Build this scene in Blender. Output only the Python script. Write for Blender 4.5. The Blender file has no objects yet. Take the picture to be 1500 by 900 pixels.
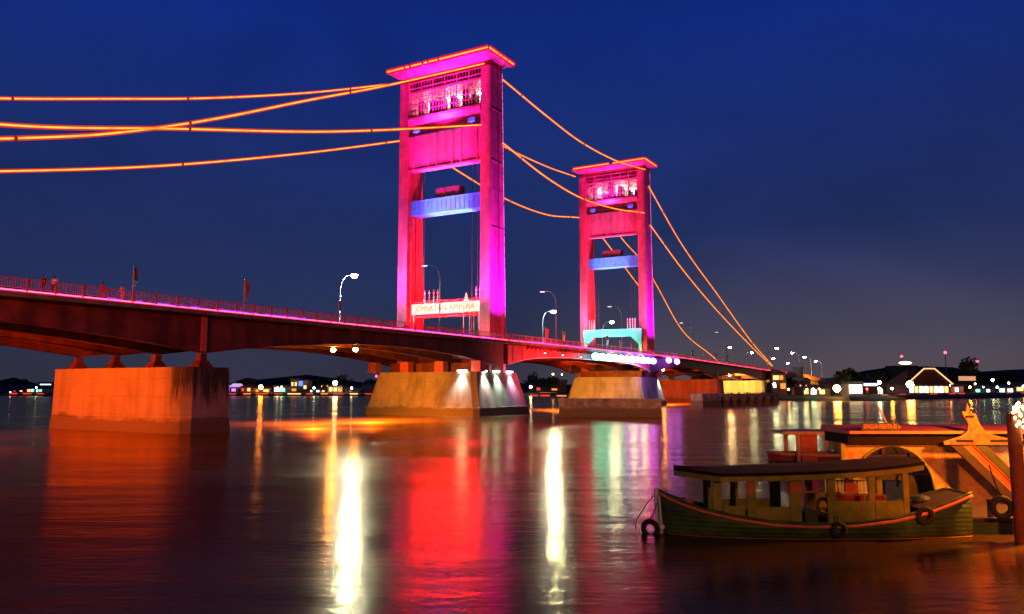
import bpy, bmesh, math, random
from mathutils import Vector, Matrix
random.seed(11)
R = math.radians
scene = bpy.context.scene
COL = scene.collection

# ------------------------------------------------------------------ camera
F, YH, HC = 1174.0, 568.0, 4.75
PITCH = math.atan((YH - 450) / F)
cam = bpy.data.cameras.new('camera')
cam.sensor_fit = 'HORIZONTAL'; cam.sensor_width = 36.0
cam.lens = F / 1500 * 36.0
cam.clip_start = 0.5; cam.clip_end = 20000
camo = bpy.data.objects.new('camera', cam); COL.objects.link(camo)
camo.location = (0, 0, HC); camo.rotation_euler = (R(90) + PITCH, 0, 0)
scene.camera = camo

def at(x, y, Y):
    """a point of the photograph carried out to the distance Y (world metres)"""
    a, v = x - 750, 450 - y
    ry = F * math.cos(PITCH) - v * math.sin(PITCH); rz = F * math.sin(PITCH) + v * math.cos(PITCH)
    k = Y / ry
    return Vector((a * k, Y, HC + rz * k))

# bridge frame: u along the bridge (away), v across (+ towards the near side), z up
TH = R(29.955); DX, DY = math.sin(TH), math.cos(TH)
P0 = (-3.906, 138.5)
RB = R(90) - TH
def W(u, v, z=0):
    return Vector((P0[0] + u * DX + v * DY, P0[1] + u * DY - v * DX, z))

# ------------------------------------------------------------------ materials
MATS = {}
def nodes(name):
    m = bpy.data.materials.new(name); m.use_nodes = True
    nt = m.node_tree; b = nt.nodes['Principled BSDF']
    return m, nt, b
def paint(name, col, rough=0.5, var=0.25, scale=1.2, streak=0.0, bump=0.0, metal=0.0, spec=0.4, dirt=None, plank=None, tide=False):
    if name in MATS: return MATS[name]
    m, nt, b = nodes(name); N, L = nt.nodes.new, nt.links.new
    tc = N('ShaderNodeTexCoord'); no = N('ShaderNodeTexNoise')
    no.inputs['Scale'].default_value = scale; no.inputs['Detail'].default_value = 8; no.inputs['Roughness'].default_value = .65
    L(tc.outputs['Object'], no.inputs['Vector'])
    cr = N('ShaderNodeValToRGB')
    d = dirt or tuple(c * (1 - var * 1.6) for c in col)
    cr.color_ramp.elements[0].position = .32; cr.color_ramp.elements[0].color = (*d, 1)
    cr.color_ramp.elements[1].position = .62; cr.color_ramp.elements[1].color = (*col, 1)
    L(no.outputs['Fac'], cr.inputs['Fac']); out = cr.outputs['Color']
    if streak > 0:
        mp = N('ShaderNodeMapping'); mp.inputs['Scale'].default_value = (.55, .55, .05)
        L(tc.outputs['Object'], mp.inputs['Vector'])
        n2 = N('ShaderNodeTexNoise'); n2.inputs['Scale'].default_value = 1.0; n2.inputs['Detail'].default_value = 6
        L(mp.outputs['Vector'], n2.inputs['Vector'])
        c2 = N('ShaderNodeValToRGB'); c2.color_ramp.elements[0].position = .38; c2.color_ramp.elements[1].position = .56
        k = 1 - streak
        c2.color_ramp.elements[0].color = (k, k, k, 1); c2.color_ramp.elements[1].color = (1, 1, 1, 1)
        L(n2.outputs['Fac'], c2.inputs['Fac'])
        mx = N('ShaderNodeMix'); mx.data_type = 'RGBA'; mx.blend_type = 'MULTIPLY'; mx.inputs['Factor'].default_value = 1
        L(out, mx.inputs[6]); L(c2.outputs['Color'], mx.inputs[7]); out = mx.outputs[2]
    if tide:
        sz = N('ShaderNodeSeparateXYZ'); L(tc.outputs['Object'], sz.inputs[0])
        ad_ = N('ShaderNodeMath'); ad_.operation = 'MULTIPLY_ADD'; ad_.inputs[1].default_value = -2.4; L(no.outputs['Fac'], ad_.inputs[0]); L(sz.outputs['Z'], ad_.inputs[2])
        td = N('ShaderNodeMapRange'); td.inputs[1].default_value = .05; td.inputs[2].default_value = .45; L(ad_.outputs[0], td.inputs[0])
        m3 = N('ShaderNodeMix'); m3.data_type = 'RGBA'; L(td.outputs[0], m3.inputs['Factor']); m3.inputs[6].default_value = (.17, .125, .075, 1); L(out, m3.inputs[7]); out = m3.outputs[2]
        pp_ = N('ShaderNodeMath'); pp_.operation = 'PINGPONG'; pp_.inputs[1].default_value = .95; L(sz.outputs['Z'], pp_.inputs[0])
        gr = N('ShaderNodeMapRange'); gr.inputs[1].default_value = .0; gr.inputs[2].default_value = .035; gr.inputs[3].default_value = .62; gr.inputs[4].default_value = 1; L(pp_.outputs[0], gr.inputs[0])
        m4 = N('ShaderNodeMix'); m4.data_type = 'RGBA'; m4.blend_type = 'MULTIPLY'; m4.inputs['Factor'].default_value = 1; L(out, m4.inputs[6]); L(gr.outputs[0], m4.inputs[7]); out = m4.outputs[2]
    L(out, b.inputs['Base Color'])
    b.inputs['Roughness'].default_value = rough; b.inputs['Metallic'].default_value = metal
    b.inputs['Specular IOR Level'].default_value = spec
    if bump > 0 or plank:
        bp = N('ShaderNodeBump'); bp.inputs['Strength'].default_value = bump or .4; bp.inputs['Distance'].default_value = .05
        if plank:
            wv = N('ShaderNodeTexWave'); wv.bands_direction = plank[0]; wv.inputs['Scale'].default_value = plank[1]
            wv.inputs['Distortion'].default_value = plank[2]; wv.inputs['Detail'].default_value = 3
            L(tc.outputs['Object'], wv.inputs['Vector']); L(wv.outputs['Fac'], bp.inputs['Height'])
        else:
            n3 = N('ShaderNodeTexNoise'); n3.inputs['Scale'].default_value = scale * 5; n3.inputs['Detail'].default_value = 6
            L(tc.outputs['Object'], n3.inputs['Vector']); L(n3.outputs['Fac'], bp.inputs['Height'])
        L(bp.outputs['Normal'], b.inputs['Normal'])
    MATS[name] = m; return m
def glow(name, col, power, sample=True):
    if name in MATS: return MATS[name]
    m, nt, b = nodes(name)
    b.inputs['Base Color'].default_value = (*[min(1, c * .5 + .1) for c in col], 1)
    b.inputs['Emission Color'].default_value = (*col, 1); b.inputs['Emission Strength'].default_value = power
    if not sample: m.cycles.emission_sampling = 'NONE'
    MATS[name] = m; return m
def bloom_shell(name, col, power, mixf):
    """see-through glowing shell that imitates bloom around a rope light"""
    m = bpy.data.materials.new(name); m.use_nodes = True; nt = m.node_tree; nt.nodes.clear()
    N, L = nt.nodes.new, nt.links.new
    e = N('ShaderNodeEmission'); e.inputs['Color'].default_value = (*col, 1); e.inputs['Strength'].default_value = power
    t = N('ShaderNodeBsdfTransparent'); mx = N('ShaderNodeMixShader'); mx.inputs['Fac'].default_value = mixf
    o = N('ShaderNodeOutputMaterial')
    L(t.outputs[0], mx.inputs[1]); L(e.outputs[0], mx.inputs[2]); L(mx.outputs[0], o.inputs['Surface'])
    m.cycles.emission_sampling = 'NONE'
    return m

concrete = paint('pier concrete', (.44, .34, .24), .9, .2, .35, .36, .2, tide=True)
concrete_d = paint('wet concrete', (.50, .46, .38), .75, .35, .8, .4, .25, tide=True)
slabc = paint('slab concrete', (.24, .22, .20), .9, .3, .9, .3, .15)
asphalt = paint('asphalt', (.05, .05, .05), .9, .2, 3)
girder_red = paint('red girder paint', (.24, .050, .030), .6, .35, .5, .45)
span_red = paint('lift span red paint', (.50, .05, .045), .45, .25, .5, .15)
rail_red = paint('railing red paint', (.70, .14, .13), .5, .2, 2)
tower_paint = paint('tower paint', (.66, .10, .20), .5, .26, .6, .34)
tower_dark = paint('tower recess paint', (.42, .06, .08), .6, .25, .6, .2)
blue_paint = paint('blue beam paint', (.06, .33, .80), .5, .2, .8, .2)
steel_d = paint('dark steel', (.06, .055, .055), .5, .3, 2)
steel_g = paint('galvanised pole', (.40, .40, .42), .45, .2, 2, metal=.3)
rust_d = paint('rusty machine steel', (.16, .06, .05), .7, .4, 1.5)
teal_paint = paint('teal gantry paint', (.12, .55, .50), .5, .2, 1.2)
white_paint = paint('white paint', (.75, .74, .72), .5, .15, 1.5)
earth = paint('bank earth', (.05, .042, .03), .95, .4, .3, 0, .3)
foliage = [paint('dark foliage', (.035, .060, .022), .8, .4, .8), paint('olive foliage', (.065, .080, .025), .8, .4, .8)]
bark = paint('bark', (.08, .06, .045), .9, .3, 3)
rubber = paint('tyre rubber', (.025, .025, .025), .8, .3, 6, 0, .2)

G_white = glow('cool street light', (.74, .95, 1), 2600)
G_far = glow('distant cool light', (.85, 1, .97), 22)
G_warm = glow('distant warm light', (1, .50, .12), 26)
G_orange = glow('sodium light', (1, .40, .06), 300)
G_red = glow('red beacon light', (1, .03, .07), 14, False)
G_green = glow('green shop light', (.15, 1, .62), 14, False)
G_blue = glow('blue decor light', (.08, .12, 1), 1.3, False)
G_violet = glow('violet rope light', (.28, .06, 1), 1.5, False)
G_redled = glow('red rope light', (1, .03, .10), 13)
G_core = glow('amber rope core', (1, .46, .04), 3.0)
G_neon = glow('amber neon', (1, .50, .06), 2.8)
def vary(m, lo, scale):
    nt = m.node_tree; N, L = nt.nodes.new, nt.links.new; b = nt.nodes['Principled BSDF']; k = b.inputs['Emission Strength'].default_value
    tc = N('ShaderNodeTexCoord'); nz = N('ShaderNodeTexNoise'); nz.inputs['Scale'].default_value = scale; nz.inputs['Detail'].default_value = 3; L(tc.outputs['Object'], nz.inputs['Vector'])
    r = N('ShaderNodeMapRange'); r.inputs[1].default_value = .36; r.inputs[2].default_value = .52; r.inputs[3].default_value = k * lo; r.inputs[4].default_value = k
    L(nz.outputs['Fac'], r.inputs[0]); L(r.outputs[0], b.inputs['Emission Strength'])
vary(glow('edge rope light', (1, .30, .70), 1.1, False), .1, 1.6); vary(G_core, .6, .45); vary(G_violet, .15, 1.1)
S_bloom = bloom_shell('red rope bloom', (1, .04, .0), 1.0, .44)  # red shell stands in for the bloom around the cable lights
S_halo = bloom_shell('red neon bloom', (1, .004, .012), 1.0, .62)

# ------------------------------------------------------------------ mesh building
class MB:
    def __init__(s, f=None): s.bm = bmesh.new(); s.f = f or (lambda p: Vector(p))
    def faces(s, pts, fs):
        vs = [s.bm.verts.new(s.f(p)) for p in pts]
        out = []
        for q in fs:
            try: out.append(s.bm.faces.new([vs[i] for i in q]))
            except ValueError: pass
        return out
    def box(s, x0, x1, y0, y1, z0, z1):
        return s.hexa([(x0, y0, z0), (x1, y0, z0), (x1, y1, z0), (x0, y1, z0), (x0, y0, z1), (x1, y0, z1), (x1, y1, z1), (x0, y1, z1)])
    def hexa(s, p):
        s.faces(p, [(3, 2, 1, 0), (4, 5, 6, 7), (0, 1, 5, 4), (1, 2, 6, 5), (2, 3, 7, 6), (3, 0, 4, 7)]); return s
    def prism(s, pts, fn, a, b):
        """polygon pts lifted by fn(p, t) at t=a and t=b"""
        n = len(pts); P = [fn(p, a) for p in pts] + [fn(p, b) for p in pts]
        s.faces(P, [tuple(range(n))[::-1], tuple(range(n, 2 * n))] + [(i, (i + 1) % n, n + (i + 1) % n, n + i) for i in range(n)]); return s
    def tube(s, path, r, n=8, cap=True):
        P = [Vector(p) for p in path]; rings = []
        rr = r if isinstance(r, (list, tuple)) else [r] * len(P)
        for i, p in enumerate(P):
            t = (P[min(i + 1, len(P) - 1)] - P[max(i - 1, 0)]).normalized()
            a = t.cross(Vector((0, 0, 1)))
            if a.length < .05: a = t.cross(Vector((1, 0, 0)))
            a.normalize(); b = t.cross(a)
            rings.append([s.bm.verts.new(s.f(p + (a * math.cos(k * 2 * math.pi / n) + b * math.sin(k * 2 * math.pi / n)) * rr[i])) for k in range(n)])
        for q, w in zip(rings, rings[1:]):
            for k in range(n): s.bm.faces.new((q[k], q[(k + 1) % n], w[(k + 1) % n], w[k]))
        if cap: s.bm.faces.new(rings[0][::-1]); s.bm.faces.new(rings[-1])
        return s
    def ball(s, c, r, sub=2, sq=(1, 1, 1)):
        g = bmesh.ops.create_icosphere(s.bm, subdivisions=sub, radius=1)
        for v in g['verts']: v.co = s.f(Vector(c) + Vector((v.co.x * r * sq[0], v.co.y * r * sq[1], v.co.z * r * sq[2])))
        return s
    def torus(s, c, R0, r, axis=(0, 1, 0), n=20, m=8):
        ax = Vector(axis).normalized(); a = ax.orthogonal().normalized(); b = ax.cross(a); c = Vector(c); rg = []
        for i in range(n):
            t = 2 * math.pi * i / n; d = a * math.cos(t) + b * math.sin(t)
            rg.append([s.bm.verts.new(s.f(c + d * (R0 + r * math.cos(2 * math.pi * k / m)) + ax * r * math.sin(2 * math.pi * k / m))) for k in range(m)])
        for i in range(n):
            q, w = rg[i], rg[(i + 1) % n]
            for k in range(m): s.bm.faces.new((q[k], q[(k + 1) % m], w[(k + 1) % m], w[k]))
        return s
    def build(s, name, mat, parent=None, smooth=False, bevel=0):
        bmesh.ops.recalc_face_normals(s.bm, faces=s.bm.faces)
        me = bpy.data.meshes.new(name); s.bm.to_mesh(me); s.bm.free()
        for m in (mat if isinstance(mat, (list, tuple)) else [mat]): me.materials.append(m)
        if smooth:
            for p in me.polygons: p.use_smooth = True
        o = bpy.data.objects.new(name, me); COL.objects.link(o)
        if parent: o.parent = parent
        if bevel:
            b = o.modifiers.new('bevel', 'BEVEL'); b.width = bevel; b.segments = 2; b.limit_method = 'ANGLE'
        return o

def tag(o, label=None, cat=None, group=None, kind=None):
    if label: o['label'] = label
    if cat: o['category'] = cat
    if group: o['group'] = group
    if kind: o['kind'] = kind
    return o
def thing(name, label, cat, loc, rz=0, group=None):
    o = bpy.data.objects.new(name, None); COL.objects.link(o); o.empty_display_size = .5
    o.location = loc; o.rotation_euler = (0, 0, rz)
    return tag(o, label, cat, group)
def bthing(name, label, cat, u, v, z, group=None):
    """a thing in the bridge frame; returns the root and a maker of MBs that take absolute u, v, z"""
    o = thing(name, label, cat, W(u, v, z), RB, group)
    return o, (lambda: MB(lambda p: Vector((p[0] - u, -(p[1] - v), p[2] - z))))
def kids(o): return [c for c in COL.objects if c.parent == o]
CH = {}
def dup(o, loc, rz=None, label=None, group=None, parent=None):
    c = o.copy(); COL.objects.link(c); c.parent = parent
    if parent is None:
        c.location = loc
        if rz is not None: c.rotation_euler = (0, 0, rz)
        if label: c['label'] = label
        if group: c['group'] = group
    for k in [x for x in bpy.data.objects if x.parent == o]: dup(k, None, parent=c)
    return c
def text(body, size, mat, parent, name, M, depth=.02, sx=1.0):
    """lettering as a mesh, placed by matrix M in the parent's space"""
    cu = bpy.data.curves.new(name, 'FONT'); cu.body = body; cu.size = size; cu.extrude = depth
    cu.align_x = 'CENTER'; cu.align_y = 'CENTER'; cu.resolution_u = 3; cu.space_character = sx
    t = bpy.data.objects.new('tmp', cu); COL.objects.link(t)
    dg = bpy.context.evaluated_depsgraph_get(); me = bpy.data.meshes.new_from_object(t.evaluated_get(dg))
    bpy.data.objects.remove(t); me.transform(M); me.name = name
    me.materials.clear(); me.materials.append(mat)
    o = bpy.data.objects.new(name, me); COL.objects.link(o); o.parent = parent; return o
def lamp_spot(name, loc, target, power, col, angle=60, blend=.6, size=.4, parent=None):
    l = bpy.data.lights.new(name, 'SPOT'); l.energy = power; l.color = col; l.spot_size = R(angle); l.spot_blend = blend; l.shadow_soft_size = size
    o = bpy.data.objects.new(name, l); COL.objects.link(o); o.location = loc
    o.rotation_euler = (Vector(target) - Vector(loc)).to_track_quat('-Z', 'Y').to_euler()
    return o
def lamp_point(name, loc, power, col, size=.3):
    l = bpy.data.lights.new(name, 'POINT'); l.energy = power; l.color = col; l.shadow_soft_size = size
    o = bpy.data.objects.new(name, l); COL.objects.link(o); o.location = loc; return o

# ------------------------------------------------------------------ sky and light
w = bpy.data.worlds.new('World'); scene.world = w; w.use_nodes = True
nt = w.node_tree; N, L = nt.nodes.new, nt.links.new
bg = nt.nodes['Background']
SUN_EL, SUN_ROT = R(1.0), R(58)
sky = N('ShaderNodeTexSky'); sky.sky_type = 'NISHITA'; sky.sun_disc = False
sky.sun_elevation = SUN_EL; sky.sun_rotation = SUN_ROT; sky.ozone_density = 4; sky.dust_density = .6
tc = N('ShaderNodeTexCoord'); sp = N('ShaderNodeSeparateXYZ'); L(tc.outputs['Generated'], sp.inputs[0])
ramp = N('ShaderNodeValToRGB'); cr = ramp.color_ramp
cr.elements[0].position = 0.0; cr.elements[0].color = (.032, .030, .052, 1)
cr.elements[1].position = 1.0; cr.elements[1].color = (.0012, .004, .022, 1)
for p, c in ((.05, (.024, .029, .064)), (.12, (.0165, .027, .090)), (.25, (.0110, .0245, .128)), (.42, (.0052, .0205, .188)), (.62, (.0025, .009, .06))):
    e = cr.elements.new(p); e.color = (*c, 1)
L(sp.outputs['Z'], ramp.inputs['Fac'])
# town glow low over the far bank, downstream
vm = N('ShaderNodeVectorMath'); vm.operation = 'DOT_PRODUCT'; g = Vector((.34, .94, .03)).normalized(); vm.inputs[1].default_value = g
L(tc.outputs['Generated'], vm.inputs[0])
mr = N('ShaderNodeMapRange'); mr.inputs[1].default_value = .93; mr.inputs[2].default_value = 1.0; mr.interpolation_type = 'SMOOTHSTEP'
L(vm.outputs['Value'], mr.inputs[0])
mg = N('ShaderNodeMapRange'); mg.inputs[1].default_value = .19; mg.inputs[2].default_value = 0; L(sp.outputs['Z'], mg.inputs[0])
mm = N('ShaderNodeMath'); mm.operation = 'MULTIPLY'; L(mr.outputs[0], mm.inputs[0]); L(mg.outputs[0], mm.inputs[1])
mixg = N('ShaderNodeMix'); mixg.data_type = 'RGBA'; mixg.blend_type = 'ADD'
L(mm.outputs[0], mixg.inputs['Factor']); L(ramp.outputs['Color'], mixg.inputs[6]); mixg.inputs[7].default_value = (.062, .040, .030, 1)
mpc = N('ShaderNodeMapping'); mpc.inputs['Scale'].default_value = (1, 1, 2.4); L(tc.outputs['Generated'], mpc.inputs['Vector'])
nz = N('ShaderNodeTexNoise'); nz.inputs['Scale'].default_value = 2.6; nz.inputs['Detail'].default_value = 6; nz.inputs['Distortion'].default_value = .6
L(mpc.outputs[0], nz.inputs['Vector'])
nr = N('ShaderNodeMapRange'); nr.inputs[1].default_value = .25; nr.inputs[2].default_value = .75; nr.inputs[3].default_value = .78; nr.inputs[4].default_value = 1.22; L(nz.outputs['Fac'], nr.inputs[0])
mv = N('ShaderNodeMix'); mv.data_type = 'RGBA'; mv.blend_type = 'MULTIPLY'; mv.inputs['Factor'].default_value = 1
L(mixg.outputs[2], mv.inputs[6]); L(nr.outputs[0], mv.inputs[7])
# the dusk sky itself adds its last light
ad = N('ShaderNodeMix'); ad.data_type = 'RGBA'; ad.blend_type = 'ADD'; ad.inputs['Factor'].default_value = .004
L(mv.outputs[2], ad.inputs[6]); L(sky.outputs['Color'], ad.inputs[7])
L(ad.outputs[2], bg.inputs['Color']); bg.inputs['Strength'].default_value = 1.0
sun = bpy.data.lights.new('sun', 'SUN'); sun.energy = .012; sun.angle = R(.5); sun.color = (1, .82, .7)
so = bpy.data.objects.new('sun', sun); COL.objects.link(so)
so.rotation_euler = (R(90) - SUN_EL - R(6), 0, math.pi - SUN_ROT)

# ------------------------------------------------------------------ water
wm, nt, b = nodes('river water'); N, L = nt.nodes.new, nt.links.new
nt.nodes.remove(b); out = nt.nodes['Material Output']
tc = N('ShaderNodeTexCoord')
mp = N('ShaderNodeMapping'); mp.inputs['Scale'].default_value = (.035, .13, 1); mp.inputs['Rotation'].default_value = (0, 0, R(-12)); L(tc.outputs['Object'], mp.inputs['Vector'])
n1 = N('ShaderNodeTexNoise'); n1.inputs['Scale'].default_value = 1.0; n1.inputs['Detail'].default_value = 5; n1.inputs['Distortion'].default_value = .8; L(mp.outputs[0], n1.inputs['Vector'])
rr = N('ShaderNodeMapRange'); rr.inputs[1].default_value = .36; rr.inputs[2].default_value = .66; rr.inputs[3].default_value = .135; rr.inputs[4].default_value = .25
L(n1.outputs['Fac'], rr.inputs[0])
mp2 = N('ShaderNodeMapping'); mp2.inputs['Scale'].default_value = (1.3, 3.6, 1); L(tc.outputs['Object'], mp2.inputs['Vector'])
n2 = N('ShaderNodeTexNoise'); n2.inputs['Scale'].default_value = 1.0; n2.inputs['Detail'].default_value = 5; L(mp2.outputs[0], n2.inputs['Vector'])
mp3 = N('ShaderNodeMapping'); mp3.inputs['Scale'].default_value = (.12, .45, 1); mp3.inputs['Rotation'].default_value = (0, 0, R(8)); L(tc.outputs['Object'], mp3.inputs['Vector'])
n3 = N('ShaderNodeTexNoise'); n3.inputs['Scale'].default_value = 1.0; n3.inputs['Detail'].default_value = 2; L(mp3.outputs[0], n3.inputs['Vector'])
bp = N('ShaderNodeBump'); bp.inputs['Strength'].default_value = 1; bp.inputs['Distance'].default_value = .014; L(n2.outputs['Fac'], bp.inputs['Height'])
bp2 = N('ShaderNodeBump'); bp2.inputs['Strength'].default_value = 1; bp2.inputs['Distance'].default_value = .05; L(n3.outputs['Fac'], bp2.inputs['Height']); L(bp.outputs[0], bp2.inputs['Normal'])
# silt laden water: brown body under a surface that reflects a little warm
df = N('ShaderNodeBsdfDiffuse'); df.inputs['Color'].default_value = (.048, .026, .013, 1)
gl_ = N('ShaderNodeBsdfGlossy'); gl_.distribution = 'MULTI_GGX'; gl_.inputs['Color'].default_value = (.96, .72, .38, 1)
L(rr.outputs[0], gl_.inputs['Roughness']); L(bp2.outputs[0], gl_.inputs['Normal'])
fr = N('ShaderNodeFresnel'); fr.inputs['IOR'].default_value = 1.33; L(bp2.outputs[0], fr.inputs['Normal'])
mx = N('ShaderNodeMixShader'); L(fr.outputs[0], mx.inputs[0]); L(df.outputs[0], mx.inputs[1]); L(gl_.outputs[0], mx.inputs[2]); L(mx.outputs[0], out.inputs['Surface'])
m = MB(); m.faces([(-3000, -2, 0), (3000, -2, 0), (3000, 6000, 0), (-3000, 6000, 0)], [(0, 1, 2, 3)])
tag(m.build('river', wm), kind='structure')
m = MB(); m.box(-400, 400, -160, -1.8, -2, 3.1)
tag(m.build('near_quay', paint('quay paving', (.16, .15, .14), .9, .3, .6)), kind='structure')

# ------------------------------------------------------------------ far bank and hills
shore = [(-2500, 520), (-900, 490), (-290, 470), (-100, 463), (20, 452), (62, 400), (80, 335), (98, 292), (132, 284), (172, 335), (222, 403), (330, 425), (900, 450), (2500, 480)]
m = MB(); n = len(shore); P = []
for x, y in shore: P += [(x, y - 4, -1.0), (x, y + 2, 1.1), (x, y + 12, 1.9), (x * 1.6, y + 1500, 3.5)]
m.faces(P, [(4 * i + k, 4 * i + 4 + k, 4 * i + 5 + k, 4 * i + 1 + k) for i in range(n - 1) for k in range(3)])
tag(m.build('riverbank', earth), kind='structure')
def ridge(pts, Y, depth, name):
    m = MB(); P = []
    for x, y in pts:
        p = at(x, y, Y); P += [(p.x, p.y - depth, 0), (p.x, p.y, max(.5, p.z)), (p.x, p.y + depth, 0)]
    m.faces(P, [(3 * i + k, 3 * i + 3 + k, 3 * i + 4 + k, 3 * i + 1 + k) for i in range(len(pts) - 1) for k in range(2)])
    return tag(m.build(name, earth, smooth=True), kind='structure')
ridge([(-320, 566), (-200, 560), (-80, 563), (-20, 560), (8, 558), (20, 553), (32, 558), (50, 562), (66, 566), (110, 566)], 700, 80, 'hill')
ridge([(330, 562), (380, 556), (420, 552), (450, 549), (480, 553), (530, 560), (620, 562), (700, 560), (790, 562), (900, 566)], 640, 60, 'hill')
ridge([(1150, 566), (1235, 552), (1262, 544), (1290, 540), (1310, 536), (1350, 537), (1395, 538), (1430, 545), (1475, 542), (1530, 540), (1700, 552), (2000, 562)], 620, 60, 'hill')

# ------------------------------------------------------------------ bridge spans
GV = (.6, -6.9, -14.3, -21.6)            # girder lines
def zbot(u):
    if -122 <= u <= 2:
        c = -91 if u < -60 else -29
        return 10.6 - 2.2 * ((u - c) / 31) ** 2
    k = 78; n = 0
    c = 108 if u < 138 else (168 if u < 198 else 228)
    return 10.6 - 2.1 * ((u - c) / 30) ** 2
def drop(u): return 0 if u < 100 else -.0135 * (u - 100) - (.00012 * max(0, u - 220) ** 2)
def frange(a, b, s):
    n = max(1, int(round((b - a) / s))); return [a + (b - a) * i / n for i in range(n + 1)]

def ribbon(m, us, v0, v1, zlo, zhi):
    P = []
    for u in us: P += [(u, v0, zlo(u)), (u, v1, zlo(u)), (u, v1, zhi(u)), (u, v0, zhi(u))]
    n = len(us)
    m.faces(P, [(4 * i + k, 4 * i + 4 + k, 4 * i + 4 + (k + 1) % 4, 4 * i + (k + 1) % 4) for i in range(n - 1) for k in range(4)] + [(0, 1, 2, 3), (4 * n - 4, 4 * n - 3, 4 * n - 2, 4 * n - 1)])
    return m
def railing(mk, us0, us1, v, root, step, matr=rail_red):
    m = mk()
    for z in (13.25, 14.02): ribbon(m, frange(us0, us1, 6), v - .04, v + .04, lambda u, z=z: z + drop(u), lambda u, z=z: z + .07 + drop(u))
    for u in frange(us0, us1, 2.5): m.box(u - .07, u + .07, v - .07, v + .07, 13.0 + drop(u), 14.12 + drop(u))
    for u in frange(us0, us1, step): m.box(u - .02, u + .02, v - .02, v + .02, 13.25 + drop(u), 14.02 + drop(u))
    return m.build('railing', matr, root)
def span(name, label, u0, u1, zb, red, supports, pickets):
    root, mk = bthing(name, label, 'bridge span', (u0 + u1) / 2, -10.5, 12.5)
    us = frange(u0, u1, 3)
    ribbon(mk(), us, -23.2, 2.2, lambda u: 12.45 + drop(u), lambda u: 12.95 + drop(u)).build('deck_slab', slabc, root)
    ribbon(mk(), us, -20.0, -1.0, lambda u: 12.95 + drop(u) + .004, lambda u: 13.02 + drop(u)).build('roadway', asphalt, root)
    for v in GV:
        g = ribbon(mk(), us, v - .12, v + .12, lambda u: zb(u) + drop(u) + .1, lambda u: 12.448 + drop(u)).build('girder', red, root)
        ribbon(mk(), us, v - .5, v + .45, lambda u: zb(u) + drop(u), lambda u: zb(u) + drop(u) + .097).build('flange', red, g)
    for u in frange(u0 + 5, u1 - 5, 10):
        for a, b in zip(GV, GV[1:]): mk().box(u - .06, u + .06, b + .13, a - .13, zb(u) + drop(u) + .9, 12.44 + drop(u)).build('cross_frame', red, root)
    for u in supports:
        mk().box(u - .32, u + .32, GV[0] + .125, GV[0] + .36, zb(u) + drop(u) + .102, 12.44 + drop(u)).build('stiffener', rail_red, root)
    railing(mk, u0, u1, 2.05, root, pickets)
    railing(mk, u0, u1, -23.05, root, 1.2)
    ribbon(mk(), us, 1.62, 1.70, lambda u: 12.96 + drop(u), lambda u: 13.10 + drop(u)).build('led_strip', G_redled, root)
    ribbon(mk(), us, 2.21, 2.30, lambda u: 12.86 + drop(u), lambda u: 12.94 + drop(u)).build('led_strip', glow('dim red rope light', (1, .02, .03), .75), root)
    return root, mk
sL, mkL = span('approach_span', 'dark red steel approach span with curved girders crossing to the left of the near tower', -150, 3.6, zbot, girder_red, (-122, -60), .22)
for a, b in ((-72.2, -71.0), (-69.2, -68.5), (-67.5, -61.5), (-59.5, -54), (-52.8, -45.8), (-27, -16.5), (-15.5, -8), (-7, -2)):
    mkL().box(a, b, 2.20, 2.27, 13.02, 13.16).build('led_strip', G_violet, sL)
def zmid(u): return 10.75 - 1.85 * abs((u - 40) / 35.5) ** 4
sM, mkM = span('lift_span', 'bright red arched middle span between the two towers, white lamps hung along its side', 4.4, 76, zmid, span_red, (), .6)
for a, b in ((10, 22), (25, 40), (45, 70)):
    mkM().box(a, b, 2.20, 2.27, 12.98, 13.12).build('led_strip', G_violet, sM)
# outer fascia of the lift span with rivet joints and brackets under the walkway
f = ribbon(mkM(), frange(4.4, 76, 2), .98, 1.12, lambda u: zmid(u) + .02, lambda u: 12.3).build('fascia', span_red, sM)
ribbon(mkM(), frange(4.4, 76, 2), .94, 1.30, lambda u: zmid(u) - .13, lambda u: zmid(u)).build('edge_flange', white_paint, f)
for u in (6.2, 9.6, 14.5, 20, 26, 33, 40, 47, 54, 61, 68, 74):
    mkM().box(u - .07, u + .07, 1.123, 1.2, zmid(u) + .03, 12.3).build('joint_plate', span_red, f)
for i in range(34):
    u = 11.5 + i * 1.55
    mkM().prism([(1.123, 12.44), (2.1, 12.44), (2.1, 12.30), (1.123, 11.75)], lambda p, t: (t, p[0], p[1]), u - .08, u + .08).build('bracket', span_red, sM)
sR, mkR = span('approach_span', 'dark red approach span running on from the far tower to the right bank', 76.8, 243, zbot, girder_red, (138, 198), .8)
# last viaduct on the right bank, lit orange
viad, mk = bthing('approach_viaduct', 'orange lit viaduct descending to the right bank beyond the river piers', 'viaduct', 320, -10, 0)
us = frange(243.2, 470, 8)
ribbon(mk(), us, -22, 2.2, lambda u: max(1.2, 12.0 + drop(u)), lambda u: max(2.2, 12.95 + drop(u))).build('deck_slab', slabc, viad)
vb = paint('viaduct concrete', (.42, .34, .27), .9, .3, .4, .4, .2)
ribbon(mk(), us, -.4, .4, lambda u: max(.6, 10.6 + drop(u)), lambda u: max(1.2, 11.99 + drop(u))).build('girder', vb, viad)
ribbon(mk(), us, -20, -19.2, lambda u: max(.6, 10.6 + drop(u)), lambda u: max(1.2, 11.99 + drop(u))).build('girder', vb, viad)
for u in (252, 276, 300, 324, 348):
    mk().box(u - .6, u + .6, -19, 0.2, 0, 10.6 + drop(u)).build('support_wall', vb, viad)
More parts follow.
